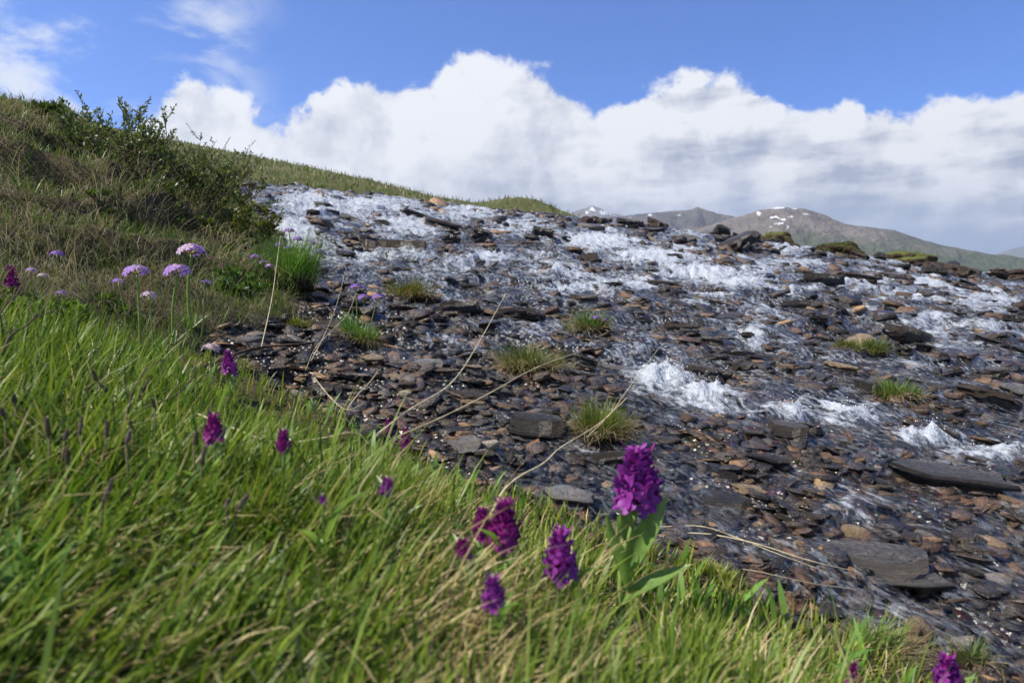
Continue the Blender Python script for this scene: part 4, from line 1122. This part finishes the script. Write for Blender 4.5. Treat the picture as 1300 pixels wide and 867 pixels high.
def pfloret(mat):
    mb = MB()
    for k in range(5):
        a = k * 2 * PI / 5
        d_ = Vector((math.cos(a), math.sin(a), 0)); s = Vector((-d_.y, d_.x, 0))
        mb.quadstrip([[d_ * .05 - s * .06, d_ * .05, d_ * .05 + s * .06], [d_ * .55 - s * .27 + Vector((0, 0, .03)), d_ * .55 + Vector((0, 0, .08)), d_ * .55 + s * .27 + Vector((0, 0, .03))],
                      [d_ * 1.0 - s * .30 - Vector((0, 0, .04)), d_ * .86 + Vector((0, 0, .03)), d_ * 1.0 + s * .30 - Vector((0, 0, .04))]])
    mb.tube([(0, 0, .02), (0, 0, -.5), (0, 0, -.8)], [.07, .08, .10], 5)
    me = mb.mesh('floret'); me.materials.append(M[mat]); return me
PF = {k: pfloret(k) for k in ('lilac', 'violet', 'pale')}
def primula(head, base, label, w, nfl=12, mat='lilac', stem_r=None, leaves=4, group=None, mixpale=.2):
    head = Vector(head); base = Vector(base)
    e = empty('primula', base); tag(e, label, 'primula', group)
    hc = head - base
    pts = spline([Vector((0, 0, -.008)), hc * .5 + Vector((random.gauss(.0, .05), 0, 0)) * hc.length * .6, hc - Vector((0, 0, w * .16))], 6)
    mb = MB(); r0 = stem_r or max(.0011, w * .055); mb.tube(pts, [r0 * (1.1 - .3 * i / len(pts)) for i in range(len(pts))], 7)
    link('stem', mb.mesh('stem'), M['stem'], e)
    # umbel: pedicels and calyces
    mb = MB(); top_ = pts[-1]; heads = []
    for k in range(nfl):
        t = (k + .5) / nfl; a = k * 2.399
        el_ = math.radians(80 - 78 * math.sqrt(t))
        d_ = Vector((math.cos(a) * math.cos(el_), math.sin(a) * math.cos(el_), math.sin(el_) * .62 + .05))
        tip = top_ + d_ * w * .45
        mb.tube([top_, top_ + d_ * w * .2, tip], [w * .02, w * .03, w * .055], 5)
        heads.append((tip, d_))
    u = link('umbel', mb.mesh('umbel'), M['calyx'], e)
    for tip, d_ in heads:
        mk = 'pale' if random.random() < mixpale else mat
        fo = bpy.data.objects.new('floret', PF[mk]); COL.objects.link(fo); fo.parent = u
        fo.location = tip; qn = Vector((d_.x * .8, d_.y * .8, d_.z + .25)).normalized().to_track_quat('Z', 'Y')
        fo.rotation_euler = qn.to_euler(); s = w * .205 * random.uniform(.8, 1.2); fo.scale = (s, s, s)
    for k in range(leaves):
        a = k * 2 * PI / max(1, leaves) + random.random(); o_ = Vector((math.cos(a), math.sin(a), 0)); l_ = max(w * .9, hc.z * .2)
        link('leaf', leaf_mesh('leaf', [o_ * .002, o_ * l_ * .4 + Vector((0, 0, l_ * .35)), o_ * l_ * .8 + Vector((0, 0, l_ * .7))], l_ * .22, (0, 0, 1), .2, 4), M['primula_leaf'], e)
    CLEAR.append((base.x, base.y, head.z - w * .8, w * .5))
    return e
random.seed(5)
PRIM = [  # head px, width px, height of the head above the ground, dx of the foot in px, material, pale share, florets, label
    (243, 316, 40, .200, -3, 'lilac', .35, 16, 'tallest lilac primula on a thick yellow green stem'),
    (226, 341, 36, .178, -8, 'lilac', .12, 14, 'lilac primula just beside and below the tallest one'),
    (174, 342, 36, .180, 2, 'lilac', .25, 14, 'lilac flat headed primula standing clear of the tall pair'),
    (189, 373, 22, .140, 5, 'pale', .8, 8, 'fading pale primula on a bent stem between the tall ones'),
    (150, 356, 17, .150, 2, 'violet', .1, 8, 'small violet primula on a thin stem beside the flat headed one'),
    (262, 357, 16, .145, -8, 'lilac', .3, 8, 'small lilac primula behind the tallest stem'),
    (72, 321, 18, .10, 0, 'violet', .1, 8, 'violet primula standing before the dry hanging grass'),
    (78, 371, 15, .07, 0, 'violet', .2, 7, 'short violet primula beside the bushy leafy plant'),
    (40, 342, 14, .09, 0, 'lilac', .4, 7, 'small lilac primula rising out of the bushy leafy plant'),
    (54, 349, 13, .08, 0, 'pale', .5, 6, 'pale primula rising out of the bushy leafy plant'),
    (268, 440, 26, .055, 0, 'pale', .75, 9, 'low pale primula right of the tall stems')]
for (px, py, w, lift, dxp, mt, mp, nf_, lab) in PRIM:
    hd, t = head_at(px, py, lift)
    bx = hd.x + dxp * t / F
    primula(hd, (bx, hd.y, h1(bx, hd.y)), lab, w * t / F * .9, max(6, int(nf_ * .62)), mt, leaves=4 if w > 20 else 2, mixpale=mp)
def clump(bpx, bpy, heads, label, group):
    p, t = hit(bpx, bpy)
    for (px, py, w, ddx) in heads:
        hd = at(px, py, t + random.uniform(-.04, .04))
        bx = p.x + ddx * t / F; by = hd.y
        primula(hd, (bx, by, min(h1(bx, by), hd.z - .03)), label, w * t / F, 9, 'violet', leaves=0, group=group, stem_r=.0016, mixpale=.1)
clump(362, 352, [(367, 292, 14, 2), (378, 303, 14, 8), (395, 308, 13, 14), (405, 319, 14, 18), (355, 310, 12, -6), (366, 314, 13, 0), (410, 322, 9, 20)],
      'violet primula of the dense clump beside the foaming water', 'violet primulas in the leafy clump')
clump(320, 362, [(324, 325, 13, -8), (335, 332, 12, 2), (342, 337, 11, 4)], 'violet primula of the loose trio leaning by the leafy cushion', 'loose primula trio')
clump(455, 432, [(452, 363, 17, 0), (462, 376, 17, 3), (480, 376, 17, 10)], 'violet primula growing out of the bright green midstream tuft', 'primulas on the midstream tuft')
clump(752, 416, [(757, 402, 12, 4), (767, 405, 10, 8)], 'violet primula in the dark green midstream tuft', 'primulas in the dark green tuft')
clump(312, 262, [(310, 239, 8, 0)], 'lone violet primula high beside the dwarf shrubs', 'lone primula')
tuft(366, 362, 82, 62, 'dense fresh green leaf clump holding the violet primulas', .06, n=900, lean=.3, lo=(.07, .16, .02), hi=(.15, .28, .05))

# ------------------------------------------------------------------ sedge spikes
random.seed(3)
SEDGE = [(20, 518), (7, 532), (126, 488), (143, 505), (180, 498), (196, 517), (62, 556), (101, 553), (86, 590), (135, 556), (160, 566), (256, 592), (300, 648), (288, 655), (168, 545), (130, 640), (82, 560), (246, 566)]
for (px, py) in SEDGE:
    hd, t = head_at(px, py, random.uniform(.060, .088))
    bs = Vector((hd.x + random.gauss(0, .006), hd.y, 0)); bs.z = h1(bs.x, bs.y)
    e = empty('sedge_spike', bs); tag(e, 'dark brown sedge spike rising from the foreground grass', 'sedge', 'dark sedge spikes in the foreground grass')
    hc = hd - bs; l_ = random.uniform(.009, .019); tip = hc + Vector((random.gauss(0, .005), random.gauss(0, .004), l_))
    mb = MB(); mb.tube([Vector((0, 0, -.005)), hc * .6, hc], [.0010, .0009, .0008], 5); link('stem', mb.mesh('stem'), M['spike_stem'], e)
    mb = MB(); nseg = 9
    mb.tube([hc.lerp(tip, i / nseg) for i in range(nseg + 1)], [(.0019 * math.sin(PI * (.08 + .88 * i / nseg)) ** .6) * (1 + random.uniform(-.25, .3)) for i in range(nseg + 1)], 6)
    for k in range(34):
        a = k * 2.4; c_ = hc.lerp(tip, .05 + .9 * k / 34); o_ = Vector((math.cos(a), math.sin(a), .8)).normalized(); s = Vector((-o_.y, o_.x, 0)) * .0011
        mb.quadstrip([[c_ - s, c_ + s], [c_ + o_ * .0026 - s * .6, c_ + o_ * .0026 + s * .6]])
    link('flower_spike', mb.mesh('flower_spike'), M['spike'], e)
    CLEAR.append((bs.x, bs.y, hd.z - .001, .004))

# ------------------------------------------------------------------ dry stalks, sticks and twigs
def stalk(pts, label, r=.0013, mat='straw', name='dry_stalk', cat='stalk', side=0):
    P_ = [at(*p) if len(p) == 3 else hit(p[0], p[1], .012 + r * 2)[0] + Vector((0, 0, .012 + r * 2)) for p in pts]
    b0 = Vector(P_[0]); gz = h1(b0.x, b0.y)
    P_[0].z = min(P_[0].z, gz + .003) if abs(P_[0].z - gz) < .06 else P_[0].z
    c_ = spline([p - b0 for p in P_], 7); mb = MB()
    mb.tube(c_, [r * (1 - .6 * i / len(c_)) * (1.25 if i % 7 == 0 and i else 1) for i in range(len(c_))], 5)
    for k in range(side):
        i = random.randrange(2, len(c_) - 2); d_ = (c_[i + 1] - c_[i]).normalized()
        v = Vector((random.gauss(0, 1), random.gauss(0, 1), random.gauss(0.3, .6))).normalized()
        l_ = random.uniform(.02, .05); p1 = c_[i] + (d_ + v * .9).normalized() * l_ * .6; p2 = p1 + (d_ * .6 + v).normalized() * l_ * .5
        mb.tube([c_[i], p1, p2], [r * .5, r * .4, r * .2], 4)
    o = link(name, mb.mesh(name), M[mat]); o.location = b0; tag(o, label, cat)
    return o
def g0(px, py): return (px, py, hit(px, py)[1])
random.seed(9)
stalk([(478, 552, .98), (520, 520, 1.05), (572, 487, 1.15), (605, 440, 1.22), (642, 373, 1.30)], 'long pale dry stalk arching up over the damp margin', .0015)
stalk([(500, 556, .97), (560, 530, 1.05), (620, 500, 1.13), (680, 467, 1.2), (738, 446, 1.28)], 'second long dry stalk running flatter towards the sprawling tuft', .0012)
stalk([(600, 650, .74), (640, 622, .82), (690, 588, .92), (712, 568, 1.0), (760, 538, 1.1), (796, 505, 1.15)], 'thick broken dry stalk crossing in front of the stones', .0016)
stalk([(250, 525, .85), (300, 545, .80), (352, 562, .77), (410, 556, .78), (450, 549, .80), (470, 565, .80)], 'kinked horizontal straw above the small magenta orchid', .0013)
stalk([(842, 668), (900, 678), (960, 690), (1030, 712), (1100, 728)], 'long thin straw lying out over the dry topped slab', .0014)
stalk([(838, 660), (890, 668), (935, 682), (985, 702), (1040, 722)], 'thin straw lying close beside the longest one', .0010)
stalk([(905, 708), (960, 725), (1030, 740), (1090, 748)], 'lower thin straw lying over the calm flow', .0010)
stalk([(245, 460), (320, 443), (390, 436), (458, 427)], 'dark driftwood stick lying at the damp left margin', .0045, 'bark', 'driftwood_stick', 'stick')
stalk([(395, 458, 1.25), (412, 425, 1.3), (428, 385, 1.33), (438, 345, 1.36)], 'thin upright straw near the midstream primulas', .0008)
stalk([(332, 440, 1.2), (345, 380, 1.3), (352, 330, 1.4), (356, 300, 1.45)], 'thin pale straw standing before the dense primula clump', .0009)
stalk([(388, 470, 1.2), (402, 440, 1.22), (440, 400, 1.26), (452, 372, 1.3)], 'thin leaning straw left of the midstream tuft', .0008)
stalk([(440, 520, .98), (455, 500, 1.0), (472, 482, 1.02), (480, 470, 1.04)], 'short bent straw at the bank edge', .0010)
stalk([(398, 478, 1.1), (420, 505, 1.06), (440, 520, 1.02), (462, 512, 1.02)], 'angled pale straw drooping at the bank edge', .0009)
stalk([(745, 555, 1.1), (775, 525, 1.12), (800, 490, 1.15), (838, 440, 1.2)], 'fine straw rising from the ragged tuft', .0008)
stalk([(-20, 470, .80), (10, 432, .84), (35, 412, .86), (62, 385, .90)], 'bare brown twig branching at the leafy plant', .0018, 'bark', 'bare_twig', 'twig', 6)
stalk([(-25, 440, .86), (0, 400, .9), (22, 372, .94), (50, 330, 1.0)], 'thin reddish twig leaning before the hummock', .0014, 'bark', 'bare_twig', 'twig', 5)
stalk([(150, 545, .72), (165, 510, .74), (178, 480, .76), (188, 462, .78)], 'dark bent twig among the sedge spikes', .0014, 'bark', 'bare_twig', 'twig', 2)
stalk([(180, 520, .75), (225, 500, .80), (252, 470, .86)], 'short dark twig beside the tallest primula stem', .0012, 'bark', 'bare_twig', 'twig', 1)
stalk([(170, 735, .45), (215, 722, .46), (270, 718, .47), (312, 712, .48)], 'pale flattened straw lying across the combed grass', .0010)
stalk([(335, 700, .50), (350, 745, .48), (380, 775, .46), (410, 810, .44)], 'pale bent straw curving down in the near grass', .0010)

# ------------------------------------------------------------------ build the turf now that the flowers are known
thin_out(BANK); thin_out(LANCE)
for D_, seg in ((BANK, 4),):
    B.add(blades(D_['x'], D_['y'], D_['z'] - .004, D_['h'], D_['w'], D_['az'], D_['th0'], D_['bend'], D_['col'], seg, D_['tip']))
D_ = LANCE
B.add(blades(D_['x'], D_['y'], D_['z'] - .003, D_['h'], D_['w'], D_['az'], D_['th0'], D_['bend'], D_['col'], 5, None, .8))
tag(B.build('bank_grass'), 'lush green grass with straw coloured blades on the near bank', 'grass', kind='stuff')

# ------------------------------------------------------------------ far mountains
def mountain(name, label, sky_px, D, foot, colors=None, snow=(), rough=1.0, na=420, nr=100, az0=-.35, az1=1.15, seed=1, snowline=None, green=None):
    A = np.linspace(az0, az1, na)
    pa = [pix_angles(px, py) for px, py in sky_px]
    aa = np.array([p[0] for p in pa]); ee = np.array([p[1] for p in pa])
    H = np.interp(A, aa, np.tan(ee)) * D
    H = H + D * .0022 * rough * fbm(A * 60, A * 0 + seed, seed, 5, .6)
    rr = np.linspace(foot, D * 1.35, nr)
    R_, A_ = np.meshgrid(rr, A, indexing='ij'); Hm = np.broadcast_to(H, R_.shape)
    t = np.clip((R_ - foot) / (D - foot), 0, 1); tb = np.clip((R_ - D) / (D * .35), 0, 1)
    V0 = -430.0
    z = V0 + (Hm - V0) * (t ** 1.15) * (1 - tb ** 1.3)
    x = R_ * np.sin(A_); y = R_ * np.cos(A_)
    ridg = 1 - np.abs(fbm(x / (D * .055), y / (D * .12), seed + 3, 5, .55)) * 2
    z = z + (ridg - .7) * D * .034 * rough * np.sin(PI * np.clip(t, 0, 1)) ** .8
    px, py = to_pix(x, y, z)
    sn = np.zeros_like(x)
    for (cx, cy, rx, ry, s) in snow: sn = np.maximum(sn, s * np.exp(-((px - cx) / rx) ** 2 - ((py - cy) / ry) ** 2))
    me = raw_mesh(name, np.stack([x.ravel(), y.ravel(), z.ravel()], 1), grid_faces(nr, na)[:, ::-1], 4, {'snow': sn.ravel()})
    m, q, o = new_mat(name + '_rock')
    pos = q.node('ShaderNodeNewGeometry').outputs['Position']
    n1 = q.noise(pos, 18 / D, 6, .62); n2 = q.noise(pos, 90 / D, 5, .65)
    cc = q.mix(q.ss(n1, .35, .65), colors[0], colors[1]); cc = q.mix(q.mul(q.ss(n2, .5, .7), .5), cc, colors[2])
    if green:
        zz_ = q.sep(pos)[2]; cc = q.mix(q.ss(q.add(zz_, q.mul(q.sub(n1, .5), 500)), green[1], green[0]), cc, (.075, .092, .050))
    sa = q.node('ShaderNodeAttribute'); sa.attribute_name = 'snow'
    cc = q.mix(q.ss(q.add(sa.outputs['Fac'], q.mul(q.sub(q.noise(pos, 260 / D, 5, .7), .5), 1.5)), .52, .60), cc, (.82, .84, .88))
    b = principled(q, cc, .95, .1, q.bump(q.add(n1, n2), 1.0, D * .014)); q.l.new(b.outputs[0], o.inputs['Surface'])
    return tag(link(name, me, m), label, None, kind='structure')
mountain('mountain', 'broad brown mountain with snow streaks and a long green flank',
         [(-400, 330), (400, 300), (700, 296), (880, 292), (920, 280), (945, 273), (965, 267), (990, 263), (1020, 265), (1045, 272), (1075, 285), (1100, 288), (1135, 292), (1160, 301), (1200, 312), (1250, 321), (1300, 327), (1400, 336), (1700, 325), (2200, 330)],
         4600, 1500, na=760, nr=150, colors=((.14, .118, .10), (.20, .172, .145), (.095, .082, .072)), rough=.8, seed=11, green=(300, 520),
         snow=[(985, 264, 16, 1.6, .95), (1008, 265, 12, 1.4, .8), (963, 271, 3.5, 3.5, 1), (982, 276, 9, 1.3, .95), (995, 279, 8, 1.6, .95), (1004, 275, 6, 1.3, .9), (988, 284, 9, 1.3, .95), (1000, 288, 3, 3, .8), (978, 288, 5, 1.2, .7), (1022, 272, 6, 1.3, .8), (1016, 280, 3, 1.5, .6), (1060, 290, 3, 2, .55), (1120, 296, 10, 1.2, .55), (1085, 287, 7, 1, .5)])
mountain('rock_ridge', 'dark jagged rock ridge with small snow flecks behind the stream crest',
         [(-400, 320), (500, 290), (700, 285), (790, 274), (830, 270), (850, 268), (872, 267), (885, 263), (893, 265), (905, 269), (930, 275), (960, 285), (1000, 300), (1100, 320), (1300, 340), (2200, 345)],
         5600, 2600, ((.085, .082, .085), (.15, .13, .115), (.06, .06, .068)), rough=1.3, seed=23,
         snow=[(825, 273, 5, 2, .8), (862, 273, 8, 2, .6), (800, 276, 4, 2, .6), (935, 278, 8, 2, .7)])
mountain('snow_peak', 'pale distant peak with snow patches next to the grassy shoulder',
         [(-400, 310), (400, 300), (650, 292), (715, 274), (738, 266), (752, 261), (762, 265), (785, 273), (830, 285), (900, 300), (1300, 345), (2200, 345)],
         8200, 4600, ((.14, .13, .125), (.2, .18, .17), (.10, .10, .10)), rough=1.3, seed=37,
         snow=[(752, 266, 5, 4, .9), (766, 270, 9, 3.5, 1), (745, 270, 4, 3, .8), (778, 274, 8, 2, .6)])
mountain('blue_range', 'hazy blue range far beyond the green flank',
         [(-400, 335), (1000, 338), (1200, 335), (1260, 325), (1280, 318), (1300, 312), (1330, 314), (1400, 300), (1600, 318), (2200, 310)],
         15500, 9500, ((.10, .12, .10), (.14, .15, .13), (.09, .10, .10)), rough=1.0, seed=51)

# ------------------------------------------------------------------ air
hb = MB()
x0, x1, y0, y1, z0, z1 = -21500, 21500, -17000, 21500, -480, 1480
vs = [(x0, y0, z0), (x1, y0, z0), (x1, y1, z0), (x0, y1, z0), (x0, y0, z1), (x1, y0, z1), (x1, y1, z1), (x0, y1, z1)]
hb.v = vs; hb.f = [(0, 3, 2, 1), (4, 5, 6, 7), (0, 1, 5, 4), (1, 2, 6, 5), (2, 3, 7, 6), (3, 0, 4, 7)]
m, q, o = new_mat('thin_air')
pv = q.node('ShaderNodeVolumePrincipled'); pv.inputs['Color'].default_value = (.74, .85, 1.0, 1); pv.inputs['Density'].default_value = HAZE
pv.inputs['Anisotropy'].default_value = 0.2
q.l.new(pv.outputs[0], o.inputs['Volume'])
hz = link('haze', hb.mesh('haze', False), m); tag(hz, 'thin blue mountain air between the crest and the far peaks', 'haze', kind='stuff')
